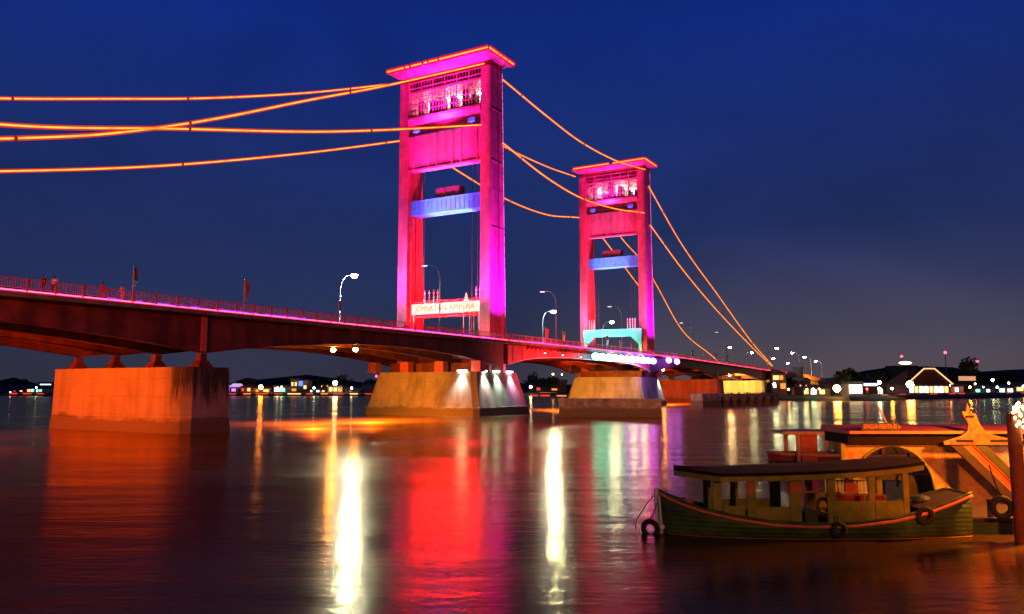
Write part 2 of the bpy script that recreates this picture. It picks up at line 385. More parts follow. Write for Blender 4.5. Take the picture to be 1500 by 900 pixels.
ribbon(mk(), us, 1.95, 2.15, lambda u: max(2.2, 12.96 + drop(u)), lambda u: max(3.2, 14.0 + drop(u))).build('parapet', rail_red, viad)

# ------------------------------------------------------------------ towers
def tower(label, u0, v_l, zt, sgn):
    """portal tower; front face at u0, leg depth towards +u; v from v_l to 0"""
    root, mk = bthing('bridge_tower', label, 'tower', u0 + 2.5, -10, 7.4, 'pink lit towers of the bridge')
    kz = lambda z: 13 + (z - 13) * (zt - 13) / (62.4 - 13)          # heights measured on the near tower
    dep = lambda z: 5.4 - 1.3 * (z - 13) / 49
    for a, b in ((v_l, v_l + 2.05), (-2.0, 0)):
        m = mk(); zs = [7.35, 13, 19, 26, 33, 40, 47, 54, 62.4]
        for z0, z1 in zip(zs, zs[1:]):
            Z0, Z1 = (z0 if z0 < 13.1 else kz(z0)), kz(z1) if z1 > 13.1 else z1
            d0, d1 = dep(z0), dep(z1)
            m.hexa([(u0, a, Z0 + .06), (u0 + d0, a, Z0 + .06), (u0 + d0, b, Z0 + .06), (u0, b, Z0 + .06), (u0, a, Z1), (u0 + d1, a, Z1), (u0 + d1, b, Z1), (u0, b, Z1)])
            m.box(u0 + .05, u0 + d0 - .08, a + .05, b - .05, Z0 - .02, Z0 + .08)
        leg = m.build('leg', tower_paint, root)
        # edge ribs and seams standing proud of the plates
        m = mk()
        for q in ((b, .09),) if b == 0 else ((a, -.09),):
            for du in (.14, -.14):
                P = []
                for z in (13, 62.4):
                    uu = u0 + (du if du > 0 else dep(z) + du)
                    P += [(uu - .12, q[0], kz(z)), (uu + .12, q[0], kz(z)), (uu + .12, q[0] + q[1], kz(z)), (uu - .12, q[0] + q[1], kz(z))]
                m.faces(P, [(0, 1, 2, 3), (4, 5, 6, 7), (0, 1, 5, 4), (1, 2, 6, 5), (2, 3, 7, 6), (3, 0, 4, 7)])
            for z in (23, 33, 45, 54.5): m.box(u0 + .3, u0 + dep(z) - .3, min(q[0], q[0] + q[1]), max(q[0], q[0] + q[1]), kz(z) - .1, kz(z) + .1)
        inner = b if b < -3 else a; s = 1 if b < -3 else -1
        for du in (1.2, 2.6, 3.6): m.box(u0 + du - .12, u0 + du + .12, min(inner, inner + s * .14), max(inner, inner + s * .14), kz(16), kz(45))
        m.build('leg_rib', tower_paint, leg)
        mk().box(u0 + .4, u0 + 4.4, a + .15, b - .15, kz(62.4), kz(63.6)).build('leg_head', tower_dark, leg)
    A, Bv = v_l + 2.05, -2.0
    # machine room: window wall, cornice, recess, panel beam
    m = mk()
    cols, rows = 24, [62.3, 61.2, 60.3, 59.2, 57.9, 56.8, 55.7]
    for i in range(cols + 1):
        v = A + (Bv - A) * i / cols; t = .13 if i % 4 == 0 else .05
        m.box(u0 + .18, u0 + .34, max(A, v - t), min(Bv, v + t), kz(55.6), kz(62.4))
    for i, z in enumerate(rows): m.box(u0 + .15, u0 + .36, A, Bv, kz(z) - (.22 if i == 2 else .06), kz(z) + (.22 if i == 2 else .06))
    wf = m.build('window_frame', tower_paint, root)
    gm = MATS.get('machine room glass')
    if not gm:
        gm, nt, b_ = nodes('machine room glass'); N, L = nt.nodes.new, nt.links.new
        b_.inputs['Base Color'].default_value = (.03, .02, .04, 1); b_.inputs['Roughness'].default_value = .15; b_.inputs['Alpha'].default_value = .15
        MATS['machine room glass'] = gm
    mk().box(u0 + .42, u0 + .46, A, Bv, kz(55.6), kz(62.4)).build('glass', gm, wf)
    rm = mk()
    rm.box(u0 + 3.6, u0 + 3.8, A, Bv, kz(55.6), kz(62.4)); rm.box(u0 + .5, u0 + 3.6, A, Bv, kz(55.4), kz(55.6)); rm.box(u0 + .5, u0 + 3.6, A, Bv, kz(62.4), kz(62.6))
    rm.build('machine_room', paint('machine room plaster', (.42, .40, .38), .8, .3, 1.2), root)
    mr_ = mk()
    for v in (A + 1.5, A + 4.2, A + 6.0, A + 8.8, A + 11.6, A + 13.4): mr_.box(u0 + 1.0, u0 + 2.6, v, v + random.uniform(.7, 1.6), kz(55.62), kz(55.6) + random.uniform(1.6, 4.2))
    mr_.build('winch_gear', steel_d, root)
    for v, zz in ((A + 4.4, 57.0), (A + 9.2, 59.0), (A + 12.2, 57.4), (A + 6.8, 58.9), (A + 2.0, 58.6), (A + 14.2, 58.8)):
        mk().ball((u0 + 2.9, v, kz(zz)), .3, 2).build('room_lamp', glow('machine room lamp', (1, .95, .86), 140), root, True)
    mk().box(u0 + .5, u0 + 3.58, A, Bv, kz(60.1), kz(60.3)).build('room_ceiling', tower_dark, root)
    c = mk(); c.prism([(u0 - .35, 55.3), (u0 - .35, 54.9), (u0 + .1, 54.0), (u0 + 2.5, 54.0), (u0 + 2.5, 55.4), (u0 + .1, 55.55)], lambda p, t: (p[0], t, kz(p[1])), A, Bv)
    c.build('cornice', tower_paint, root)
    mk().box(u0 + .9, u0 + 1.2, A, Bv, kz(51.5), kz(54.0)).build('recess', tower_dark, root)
    m = mk(); m.box(u0 + .25, u0 + 2.2, A, Bv, kz(45.3), kz(51.8))
    bm_ = m.build('panel_beam', tower_paint, root)
    m = mk()
    for i in range(6):
        v = A + (Bv - A) * (i + .5) / 6 + (.5 if i % 2 else -.3); m.box(u0 + .10, u0 + .247, v - .16, v + .16, kz(45.5), kz(51.6))
    m.box(u0 + .08, u0 + .247, A, Bv, kz(45.15), kz(45.45)); m.build('beam_rib', tower_paint, bm_)
    m = mk(); ribs = frange(A, Bv, 1.1)
    for v in ribs: m.box(u0 + .1, u0 + .16, v - .04, v + .04, kz(51.8), kz(52.7))
    m.box(u0 + .1, u0 + .16, A, Bv, kz(52.6), kz(52.7)); m.box(u0 + .1, u0 + .9, A, Bv, kz(51.82), kz(51.95))
    m.build('walkway', steel_d, root)
    # broad flat roof slab with neon along its edge
    r0, r1, ra, rb, rz = u0 - 2.6, u0 + 6.4, v_l - 1.2, 1.25, kz(62.4) + 1.0
    m = mk(); zt2 = rz + .85
    P = [(u0 - .6, v_l + .3, rz), (u0 + 4.6, v_l + .3, rz), (u0 + 4.6, -.3, rz), (u0 - .6, -.3, rz),
         (r0, ra, zt2 - .25), (r1, ra, zt2 - .25), (r1, rb, zt2 - .25), (r0, rb, zt2 - .25), (r0, ra, zt2), (r1, ra, zt2), (r1, rb, zt2), (r0, rb, zt2)]
    m.faces(P, [(0, 1, 2, 3), (8, 9, 10, 11)] + [(4 * j + i, 4 * j + (i + 1) % 4, 4 * j + 4 + (i + 1) % 4, 4 * j + 4 + i) for j in (0, 1) for i in range(4)])
    roof = m.build('roof', tower_paint, root)
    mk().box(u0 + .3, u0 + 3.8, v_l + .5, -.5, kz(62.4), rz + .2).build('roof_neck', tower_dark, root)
    def neon(runs):
        for p, q in runs:
            d = (Vector(q) - Vector(p)); pp = [Vector(p) + d * t for t in (0, .33, .66, 1)]
            x = mk().tube(pp, .15, 8).build('neon_tube', G_neon, roof)
            mk().tube(pp, .46, 12).build('neon_bloom', S_halo, x)  # glowing shell imitates the red bloom of the neon
    W_ = rb - ra
    z = zt2 + .08
    if sgn: segs = [(.0, .165), (.19, .22), (.25, .35), (.38, .405), (.43, .51), (.535, .99)]
    else: segs = [(.03, .52), (.58, .99)]
    neon([((r0, ra + W_ * a, z), (r0, ra + W_ * b, z)) for a, b in segs])
    L_ = r1 - r0
    neon([((r0 + L_ * a, rb, z), (r0 + L_ * b, rb, z)) for a, b in ([(.05, .36), (.42, .5), (.55, .70), (.76, .97)] if sgn else [(.05, .95)])])
    # rope of small pale lights down the outer rear edge, and a service ladder beside it
    el = glow('edge rope light', (1, .30, .70), 1.1, False)
    mk().tube([(u0 + dep(z) - .06, .10, kz(z)) for z in frange(17, 62, 1.5)], .05, 6).build('edge_light', el, root)
    m = mk(); r_ = lambda z: u0 + dep(z) * .62
    for du in (-.25, .25): m.tube([(r_(13) + du, .22, kz(13.1)), (r_(62) + du, .22, kz(62))], .035, 5)
    for i in range(96): z = 13.4 + i * .5; m.box(r_(z) - .25, r_(z) + .25, .20, .24, kz(z), kz(z) + .05)
    m.build('ladder', tower_dark, root)
    # blue balance beam hanging in the portal
    m = mk(); m.box(u0 + 1.0, u0 + 3.8, A - .3, Bv + .3, kz(36.9), kz(39.6))
    bb = m.build('balance_beam', blue_paint, root)
    m = mk()
    for v in frange(A, Bv, 1.0): m.box(u0 + .9, u0 + .997, v - .05, v + .05, kz(36.95), kz(39.55))
    m.box(u0 + .88, u0 + .997, A, Bv, kz(39.35), kz(39.6)); m.build('beam_rib', blue_paint, bb)
    m = mk(); m.box(u0 + 1.4, u0 + 3.2, -12.6, -7.4, kz(39.6), kz(41.6))
    for v in (-12.2, -10.9, -9.5, -8.1): m.box(u0 + 1.3, u0 + 1.397, v, v + .5, kz(39.7), kz(41.4))
    m.build('winch_house', rust_d, bb)
    m = mk()
    for v in (A + 1, A + 2.2, -5.2, -4): m.tube([(u0 + 2.4, v, kz(39.6)), (u0 + 2.4, v, kz(45.3))], .05, 6); m.tube([(u0 + 2.4, v, 14), (u0 + 2.4, v, kz(36.9))], .05, 6)
    m.build('hoist_rope', steel_d, root)
    # blue light ornaments above the panel beam
    for v in (A + 1.9, Bv - 1.9):
        m = mk()
        for k in range(7):
            a = (k - 3) * .3; m.tube([(u0 - .1, v, kz(52.2)), (u0 - .1, v + math.sin(a) * .7, kz(52.2) + math.cos(a) * .6), (u0 - .1, v + math.sin(a) * .95, kz(52.2) + 1.15 - abs(a) * .25)], .045, 6)
        for k in range(4): m.ball((u0 - .12, v - .6 + .4 * k, kz(52.5)), .16, 1)
        m.build('light_ornament', G_blue, root)
    return root
tower('pink lit near tower, taller in view, broken amber neon along its roof edge', 0, -20.1, 62.4, True)
tower('pink lit far tower of the bridge, smaller in view, standing behind the middle span', 77, -18.6, 61.8, False)

# ------------------------------------------------------------------ piers
def pier(label, u0, u1, v0, v1, ztop, batter, plinth, zlow=-2, ledge=1.5, mat=None, round_=True):
    root, mk = bthing('bridge_pier', label, 'pier', (u0 + u1) / 2, (v0 + v1) / 2, 0, 'concrete piers of the bridge')
    m = mk(); b = batter; c = .8 if round_ else .05
    def ring(d, z): return [(u0 + d + c, v0 + d, z), (u1 - d - c, v0 + d, z), (u1 - d, v0 + d + c, z), (u1 - d, v1 - d - c, z), (u1 - d - c, v1 - d, z), (u0 + d + c, v1 - d, z), (u0 + d, v1 - d - c, z), (u0 + d, v0 + d + c, z)]
    lv = [(0, ledge), (b * .6, ledge + (ztop - ledge) * .6), (b, ztop)]
    P = [p for d, z in lv for p in ring(d, z)]
    m.faces(P, [tuple(range(8)), tuple(range(16, 24))] + [(8 * j + i, 8 * j + (i + 1) % 8, 8 * j + 8 + (i + 1) % 8, 8 * j + 8 + i) for j in (0, 1) for i in range(8)])
    m.build('pier_shaft', mat or concrete, root, bevel=.05)
    P = ring(-plinth - .25, zlow) + ring(-plinth, ledge - .004); m = mk()
    m.faces(P, [tuple(range(8)), tuple(range(8, 16))] + [(i, (i + 1) % 8, 8 + (i + 1) % 8, 8 + i) for i in range(8)])
    m.build('plinth', mat or concrete, root, bevel=.05)
    return root, mk
def bearings(root, mk, u, ztop, ztarget):
    for v in GV:
        m = mk(); m.hexa([(u - 1, v - .8, ztop), (u + 1, v - .8, ztop), (u + 1, v + .8, ztop), (u - 1, v + .8, ztop), (u - .5, v - .45, ztop + .75), (u + .5, v - .45, ztop + .75), (u + .5, v + .45, ztop + .75), (u - .5, v + .45, ztop + .75)])
        m.box(u - .4, u + .4, v - .35, v + .35, ztop + .75, ztarget)
        m.build('bearing', girder_red, root)
sm = paint('stained pier concrete', (.44, .34, .24), .9, .16, .3, .25, .2, tide=True)
nt = sm.node_tree; N, L = nt.nodes.new, nt.links.new; b = nt.nodes['Principled BSDF']; src = b.inputs['Base Color'].links[0].from_socket
tc = N('ShaderNodeTexCoord'); s_ = N('ShaderNodeSeparateXYZ'); L(tc.outputs['Object'], s_.inputs[0])
mp = N('ShaderNodeMapping'); mp.inputs['Scale'].default_value = (1.1, 1.1, .12); L(tc.outputs['Object'], mp.inputs['Vector'])
nz = N('ShaderNodeTexNoise'); nz.inputs['Scale'].default_value = 1.5; nz.inputs['Detail'].default_value = 9; nz.inputs['Roughness'].default_value = .78; L(mp.outputs[0], nz.inputs['Vector'])
m1 = N('ShaderNodeMapRange'); m1.inputs[1].default_value = -8.0; m1.inputs[2].default_value = -10.2; L(s_.outputs['Y'], m1.inputs[0])
m2 = N('ShaderNodeMapRange'); m2.inputs[1].default_value = .2; m2.inputs[2].default_value = 5.5; L(s_.outputs['Z'], m2.inputs[0])
mu = N('ShaderNodeMath'); mu.operation = 'MULTIPLY'; L(m1.outputs[0], mu.inputs[0]); L(m2.outputs[0], mu.inputs[1])
a_ = N('ShaderNodeMath'); a_.operation = 'MULTIPLY_ADD'; a_.inputs[1].default_value = .42; L(mu.outputs[0], a_.inputs[0]); L(nz.outputs['Fac'], a_.inputs[2])
c3 = N('ShaderNodeMapRange'); c3.inputs[1].default_value = .70; c3.inputs[2].default_value = .90; L(a_.outputs[0], c3.inputs[0])
mxs = N('ShaderNodeMix'); mxs.data_type = 'RGBA'; L(c3.outputs[0], mxs.inputs['Factor']); L(src, mxs.inputs[6]); mxs.inputs[7].default_value = (.055, .042, .032, 1); L(mxs.outputs[2], b.inputs['Base Color'])
p, mk = pier('orange lit block pier under the left approach span, dark stained at its right end', -63.3, -57, -21.7, 2.5, 6.9, 0.10, .05, mat=sm)
bearings(p, mk, -60, 6.9, 8.39)
p, mk = pier('outermost left pier mostly beyond the edge of the view', -125.4, -119, -21.6, 2.4, 6.9, .25, .12); bearings(p, mk, -122, 6.9, 8.39)
wl_cols = [glow('cool wash lamp', (.75, .95, 1), 16), glow('white wash lamp', (.95, .97, 1), 16), glow('aqua wash lamp', (.6, 1, .95), 16), glow('violet wash lamp', (.75, .62, 1), 16)]
def washlights(mk, root, pts, n):
    for i, (u, v, nu, nv) in enumerate(pts):
        m = mk()
        if nv: m.box(u - .9, u + .9, v, v + .35, 7.42, 7.62)
        else: m.box(u - .35, u, v - .9, v + .9, 7.42, 7.62)
        m.build('wash_lamp', wl_cols[i % 4], root)
        lamp_spot('pier wash light', W(u - nu * .55, v + nv * .55, 7.35), W(u - nu * .7, v + nv * .8, 1), 5200, [(.8, .95, 1), (1, .97, 1), (.6, 1, .92), (.68, .45, 1)][i % 4], 86, 1.0, .3)
for (lab, u0, u1, v0, v1) in (('amber lit battered pier under the near tower, pale wash lamps at its right side', -7.5, 10.2, -21.2, 2.2),
                              ('battered pier under the far tower, seen behind the low dark fender', 69.6, 86.4, -19.6, 1.6)):
    p, mk = pier(lab, u0, u1, v0, v1, 7.4, 1.4, .25)
    for v in GV:
        a = (u0 + 2.2) if u0 < 0 else (u1 - 3.6)
        mk().box(a, a + 1.6, v - .9, v + .9, 7.4, zbot(a + .8) - .003).build('support_column', rail_red, p)
    m = mk(); m.box(u0 + 4.5, u0 + 6, v0 + 2, v1 - 2, 7.4, 9.0); m.box(u0 + 9.5, u0 + 11, v0 + 2, v1 - 2, 7.4, 8.6); m.build('bearing_wall', girder_red, p)
    uc = u0 + 1.4; vc = v1 - 1.4
    washlights(mk, p, [(uc - .02, vc - 2.2, 1, 0), (uc + 2.6, vc + .02, 0, 1), (uc + 6.8, vc + .02, 0, 1), (uc + 11.3, vc + .02, 0, 1)] if u0 < 0 else
               [(uc + 12.8, vc + .02, 0, 1)], 0)
p, mk = pier('flat orange lit pier beyond the far tower, partly behind a pale jetty', 135, 141, -21.6, 2.4, 7.4, .2, .15); bearings(p, mk, 138, 7.4, zbot(138) + drop(138) - .01)
p, mk = pier('brightly yellow lit pier on the right bank with shrubs at its foot', 196, 202, -21.6, 2.4, 7.4, .15, .1); bearings(p, mk, 198, 7.4, zbot(198) + drop(198) - .01)
pt, mk = bthing('abutment_pylon', 'tall pale concrete pylon rising beside the deck at the end of the right approach', 'pylon', 264, 2.8, 0)
mk().box(261, 265, .9, 4.6, 0, 13.6).build('shaft', vb, pt); mk().box(260.8, 265.2, .7, 4.8, 13.603, 14.1).build('cap', vb, pt)

# fenders and jetty
t = thing('pier_fender', 'low dark concrete fender block in the river in front of the far tower pier', 'fender', (16.1, 132.5, 0), R(-8))
MB().box(-8.2, 8.2, -2.6, 2.6, -2, 2.5).build('fender_block', concrete_d, t, bevel=.08)
m = MB(); m.box(-8.35, 8.35, -2.75, 2.75, 2.503, 2.95); m.build('fender_cap', concrete_d, t, bevel=.05)
t = thing('jetty', 'pale concrete jetty with dark open bays in front of the right bank piers', 'jetty', (62, 217, 0), R(34))
m = MB(); m.box(-15.5, 15.5, 0, 4, 2.3, 3.1); m.build('jetty_deck', concrete_d, t)
MB().box(-15.5, -8.5, -.15, 4.1, -1.5, 2.297).build('jetty_wall', concrete, t)
for x in (-5.6, -2.4, 1.2, 4.6, 8.0, 11.4, 14.6): MB().box(x - .55, x + .55, -.1, 3.9, -1.5, 2.297).build('pile', concrete_d, t)

# ------------------------------------------------------------------ suspension cables with rope light
def cable(label, pts, unlit=None):
    """pts are (u, v, z)"""
    o, mk = bthing('lit_cable', label, 'cable', *pts[0], group='amber lit cables of the bridge')
    P = [Vector(p) for p in pts]; path = []
    T = [0]
    for a, b_ in zip(P, P[1:]): T.append(T[-1] + (b_ - a).length)
    n = len(P); tg = [(P[min(n - 1, i + 1)] - P[max(0, i - 1)]) / (T[min(n - 1, i + 1)] - T[max(0, i - 1)]) for i in range(n)]
    for i in range(n - 1):
        h = T[i + 1] - T[i]
        for k in range(10):
            t = k / 10
            path.append(P[i] * (2 * t ** 3 - 3 * t * t + 1) + tg[i] * h * (t ** 3 - 2 * t * t + t) + P[i + 1] * (3 * t * t - 2 * t ** 3) + tg[i + 1] * h * (t ** 3 - t * t))
    path.append(P[-1])
    mk().tube(path, .085, 8).build('rope_core', G_core, o, True)
    mk().tube(path, .235, 10).build('rope_bloom', S_bloom, o, True)
    seg = len(path)
    for i in range(4, seg - 2, 17):
        d = (path[i + 1] - path[i]).normalized() * .12; mk().tube([path[i] - d, path[i] + d], .24, 8).build('cable_clamp', steel_d, o)
    return o
near, far = 0.3, -20.3
cable('upper amber cable on the near side, rising from the left to the near tower roof', [(-124, near, 13.6), (-110, near, 17.6), (-81.3, near, 26.3), (-71.8, near, 29.4), (-60.2, near, 34.2), (-44.6, near, 41.5), (-29.8, near, 48.3), (-2.6, near, 61.5)])
cable('upper amber cable on the far side, meeting the left end of the near tower roof', [(-110, far, 27), (-80, far, 34.5), (-71.4, far, 36.9), (-59.4, far, 40.7), (-44.1, far, 45.7), (-24.2, far, 53.0), (-4, far, 61.2)])
cable('lower amber cable on the near side, nearly level, reaching the near tower panel beam', [(-120, near, 20.5), (-81.5, near, 27.5), (-64.5, near, 32.0), (-44.6, near, 37.3), (-29.6, near, 41.8), (-3.3, near, 50.2)])
cable('lowest amber cable, on the far side, ending at the left leg of the near tower', [(-110, far, 19), (-70.9, far, 28.7), (-50.2, far, 34.4), (-23.8, far, 43.0), (1, far, 51.8)])
cable('upper amber cable on the near side, sagging between the two tower roofs', [(4, near, 60.8), (21, near, 59.2), (37.2, near, 58.2), (56.5, near, 58.9), (73.5, near, 61.0), (77.2, near, 61.6)])
cable('upper amber cable on the far side between the towers, short of the far roof', [(4.5, far, 64.0), (20, far, 61.6), (38.6, far, 60.8), (61.0, far, 61.3), (78, far, 62.6)])
cable('lower amber cable on the near side, sagging between the two towers', [(4, near, 48.9), (21, near, 46.5), (37, near, 45.7), (56, near, 47.0), (76, near, 49.8)])
cable('lower amber cable on the far side, seen through the near portal between the towers', [(4.5, far, 52.8), (16.9, far, 50.8), (40.2, far, 48.5), (60.9, far, 48.7), (78, far, 51.2), (86.9, far, 52.4)])
cable('upper amber cable on the near side, falling right from the far tower', [(79.4, near, 57.6), (106.8, near, 46.1), (141.8, near, 35.5), (186.5, near, 22.1), (222.5, near, 15.4 - 1.8)])
cable('lower amber cable on the near side, falling right beside the upper one', [(80.2, near, 47.3), (106.6, near, 38.9), (141.4, near, 29.9), (186.3, near, 20.2), (220, near, 13.6)])
cable('upper amber cable on the far side, falling right behind the far tower leg', [(82, far, 62), (111.7, far, 50.6), (128.2, far, 46.0), (140.8, far, 40.1), (169.2, far, 25.6), (205.8, far, 17.8), (226, far, 13.2)])
cable('lower amber cable on the far side, crossing the opening of the far portal', [(84, far, 52.8), (97.5, far, 48.1), (127.6, far, 36.5), (136, far, 33.6)])

# ------------------------------------------------------------------ street lamps, flags, hung lamps
def street_lamp(label, lit):
    r = thing('street_lamp', label, 'street lamp', (0, 0, 0), 0, 'street lamps on the bridge')
    m = MB(); m.box(-.22, .22, -.22, .22, 0, .3); m.tube([(0, 0, .3), (0, 0, 4), (0, 0, 8.2)], [.12, .10, .08], 8); m.build('pole', steel_g, r)
    m = MB(); m.tube([(0, 0, 8.15)] + [(0, 1.9 * (1 - math.cos(a)), 8.2 + 2.7 * math.sin(a)) for a in [R(x) for x in range(10, 91, 10)]] + [(0, 2.7, 10.88)], .07, 8); m.build('arm', steel_g, r, True)
    m = MB(); m.prism([(2.4, 10.85), (2.55, 11.05), (3.4, 11.0), (3.6, 10.85)], lambda p, t: (t, p[0], p[1]), -.22, .22); h = m.build('lamp_head', steel_g, r)
    if lit:
        m = MB(); m.ball((0, 3.05, 10.80), .60, 3, (1, 1, .8)); bmesh.ops.delete(m.bm, geom=[v for v in m.bm.verts if v.co.z < 10.84], context='VERTS')
        m.build('hood', steel_g, h, True)
    if lit: MB().ball((0, 3.05, 10.76), .52, 3, (1, 1, .8)).build('lens', G_white if lit == 1 else glow('approach street light', (.8, 1, .97), 260), h, True)
    else: MB().box(-.18, .18, 2.55, 3.45, 10.80, 10.846).build('lens', glow('dim street lens', (.75, .85, 1), 2.5, False), h)
    return r
dirfar = RB + math.pi; dirnear = RB
L_lit = street_lamp('', True); L_far = street_lamp('', 2); L_dim = street_lamp('', False)
first = {1: True, 0: True, 2: True}
def put_lamp(u, side, lit, label, dz=0):
    v = -21.4 if side == 'far' else 1.3
    lit = 2 if lit and u > 90 else int(lit); src = (L_dim, L_lit, L_far)[lit]; rz = dirfar if side == 'far' else dirnear
    loc = W(u, v, 12.95 + drop(u) + dz)
    if first[int(lit)]:
        first[int(lit)] = False; src.location = loc; src.rotation_euler = (0, 0, rz); src['label'] = label
    else: dup(src, loc, rz, label)
for u, s, lit, lab in (
    (-14.2, 'far', 1, 'brightest street lamp on the bridge, just left of the near tower'),
    (60.5, 'far', 1, 'bright street lamp between the two towers, left of the far tower'),
    (98, 'far', 1, 'bright street lamp seen through the far tower portal above the teal sign'),
    (227, 'far', 1, 'bright street lamp on the right approach left of where the near cables end'),
    (266, 'far', 1, 'street lamp shining where the two near side cables come together at the deck'),
    (241, 'near', 1, 'lit near side street lamp just right of the cable ends'),
    (275, 'near', 1, 'second lit near side street lamp right of the cable ends'),
    (306, 'near', 1, 'third lit near side street lamp right of the cable ends, above the orange viaduct'),
    (338, 'near', 1, 'fourth lit near side street lamp on the viaduct, nearest the dark tree'),
    (312, 'far', 1, 'lit far side street lamp above the left end of the orange viaduct'),
    (350, 'far', 1, 'lit far side street lamp above the right end of the orange viaduct'),
    (-16.8, 'near', 0, 'unlit curved street lamp standing inside the near tower portal'),
    (23, 'near', 0, 'unlit street lamp on the middle span right of the near tower'),
    (57, 'near', 0, 'unlit street lamp just left of the far tower'),
    (110.5, 'near', 0, 'dim curved street lamp just right of the far tower'),
    (148, 'near', 0, 'dim street lamp on the right approach below the amber cables'),
    (186, 'near', 0, 'dim street lamp on the right approach near the cable ends')):
    put_lamp(u, s, lit, lab)

def flag(u, label, cols, h=3.2, wide=.45, v=2.05, lean=0):
    r, mk = bthing('flag', label, 'flag', u, v, 12.95 + drop(u), 'flags along the bridge railing')
    z = 12.95 + drop(u)
    mk().tube([(u, v, z), (u, v, z + h)], .035, 6).build('pole', white_paint, r)
    nm = 'flag cloth ' + label[:22]
    m_, nt, b_ = nodes(nm); N, L = nt.nodes.new, nt.links.new
    tc = N('ShaderNodeTexCoord'); s_ = N('ShaderNodeSeparateXYZ'); L(tc.outputs['Object'], s_.inputs[0])
    rg = N('ShaderNodeMapRange'); rg.inputs[1].default_value = h * .35; rg.inputs[2].default_value = h; L(s_.outputs['Z'], rg.inputs[0])
    cr = N('ShaderNodeValToRGB'); cr.color_ramp.interpolation = 'CONSTANT'
    cr.color_ramp.elements[0].color = (*cols[0], 1); cr.color_ramp.elements[1].position = 1 / len(cols); cr.color_ramp.elements[1].color = (*cols[min(1, len(cols) - 1)], 1)
    for i, c in enumerate(cols[2:]): e = cr.color_ramp.elements.new((i + 2) / len(cols)); e.color = (*c, 1)
    L(rg.outputs[0], cr.inputs['Fac']); L(cr.outputs[0], b_.inputs['Base Color']); b_.inputs['Roughness'].default_value = .8
    P = []; n = 9
    for i in range(n):
        t = i / (n - 1); zz = z + h * (.36 + .62 * t); wd = wide * (1.0 if lean else math.sin(math.pi * (.12 + .86 * (1 - t))) ** .8) * (1 if not lean else .8)
        for s in (0, .5, 1): P.append((u + .04 + wd * s + lean * s * .6, v + .12 * math.sin(3 * t + 5 * s), zz - lean * .35 * s))
    f = mk(); f.faces(P, [(3 * i + k, 3 * i + k + 1, 3 * i + 4 + k, 3 * i + 3 + k) for i in range(n - 1) for k in (0, 1)])
    fo = f.build('cloth', m_, r, True); sd = fo.modifiers.new('thickness', 'SOLIDIFY'); sd.thickness = .012
    return r
Rd, Wh, Or, Ye, Gr, Bl = (.6, .04, .03), (.75, .72, .70), (.75, .28, .08), (.7, .6, .1), (.12, .4, .12), (.1, .2, .6)
flag(-69.5, 'slim banner in white, green and red, nearest flag to the two people at the railing', [Wh, Wh, Gr, Rd, Bl], 3.6)
flag(-55.8, 'slim orange leaf shaped banner midway along the left railing', [Or, (.75, .42, .25), Or], 3.9, .75)
flag(-40.4, 'small reddish banner on the left railing near the brightest street lamp', [Rd, Or], 3.0, .4)
flag(17, 'red flag on the middle span right of the near tower', [Rd], 3.2, .9, lean=.5)
flag(24.3, 'yellow green flag on the middle span beside the bright street lamp', [Ye, Gr], 3.2, .9, lean=.6)
flag(46, 'red and white flag in front of the teal sign', [Wh, Rd], 3.4, 1.2, lean=.6)
flag(53.8, 'orange flag in front of the teal sign', [Or], 2.6, 1.1, lean=.6)
flag(108, 'yellow green flag right of the far tower', [Ye, Gr], 3.0, 1.2, lean=.6)
flag(120, 'pale flag just right of the yellow green one past the far tower', [Wh], 3, .7)
flag(132.3, 'small red flag near the foot of the far side cable', [Rd], 3, 1.0, lean=.4)
flag(145.8, 'larger orange red flag below the bright lamp on the right approach', [Or, Rd], 3.2, 1.3, lean=.5)
flag(172, 'white flag on the right approach, left of the cable ends', [Wh], 3.4, .8)
flag(183, 'greenish flag on the right approach close to the cable ends', [Gr, Wh], 3.2, .8)
flag(201, 'pale banner under the two near side cables', [Wh], 3.2, .6)

# lamps hung from the middle span
fl_l = glow('white flood lens', (.88, .90, 1), 34); fl_c = glow('aqua flood lens', (.16, .90, 1), 16); fl_v = glow('violet flood lens', (.30, .09, 1), 34); fl_s = glow('small bracket lens', (1, .95, .9), 9)
def hung(u, z, label, mat, big, v=2.9):
    r, mk = bthing('flood_lamp', label, 'flood lamp', u, v, z, 'flood lamps hung along the middle span')
    mk().tube([(u, 2.3, 12.7), (u, v, 12.6), (u, v, z + .2)], .035, 6).build('hanger', steel_g, r)
    m = mk()
    if big: m.box(u - 1.3, u + 1.3, v - .5, v - .35, z - .4, z + .4)
    else: m.box(u - .12, u + .12, v - .15, v + .1, z - .1, z + .2)
    h = m.build('housing', steel_d, r)
    if big: mk().ball((u, v, z), 1, 3, (2.05, .34, .74)).build('lens', mat, h, True)
    else: mk().ball((u, v, z - .12), .13, 2).build('lens', mat, h)
for u, z, lab in ((15.2, 11.3, 'small hung lamp on the red middle span, first right of the near tower'), (22.6, 11.2, 'small hung lamp on the red middle span, second right of the near tower'), (31.0, 11.1, 'small hung lamp on the red middle span, just left of the glaring floods')):
    hung(u, z, lab, fl_s, False)
    lamp_spot('bracket light', W(u, 2.9, z), W(u - 1, .9, z - .2), 2200, (1, .13, .26), 150, .8, .15)
hung_l = [(38.5, fl_c), (42, fl_c), (45.5, fl_c), (49, fl_l), (52.5, fl_c), (56, fl_v), (59.5, fl_l), (63, fl_v), (66.5, fl_l), (70, fl_v), (73.5, fl_v)]
ords = ['leftmost', 'second', 'third', 'fourth', 'fifth', 'middle', 'seventh', 'eighth', 'ninth', 'tenth', 'last']
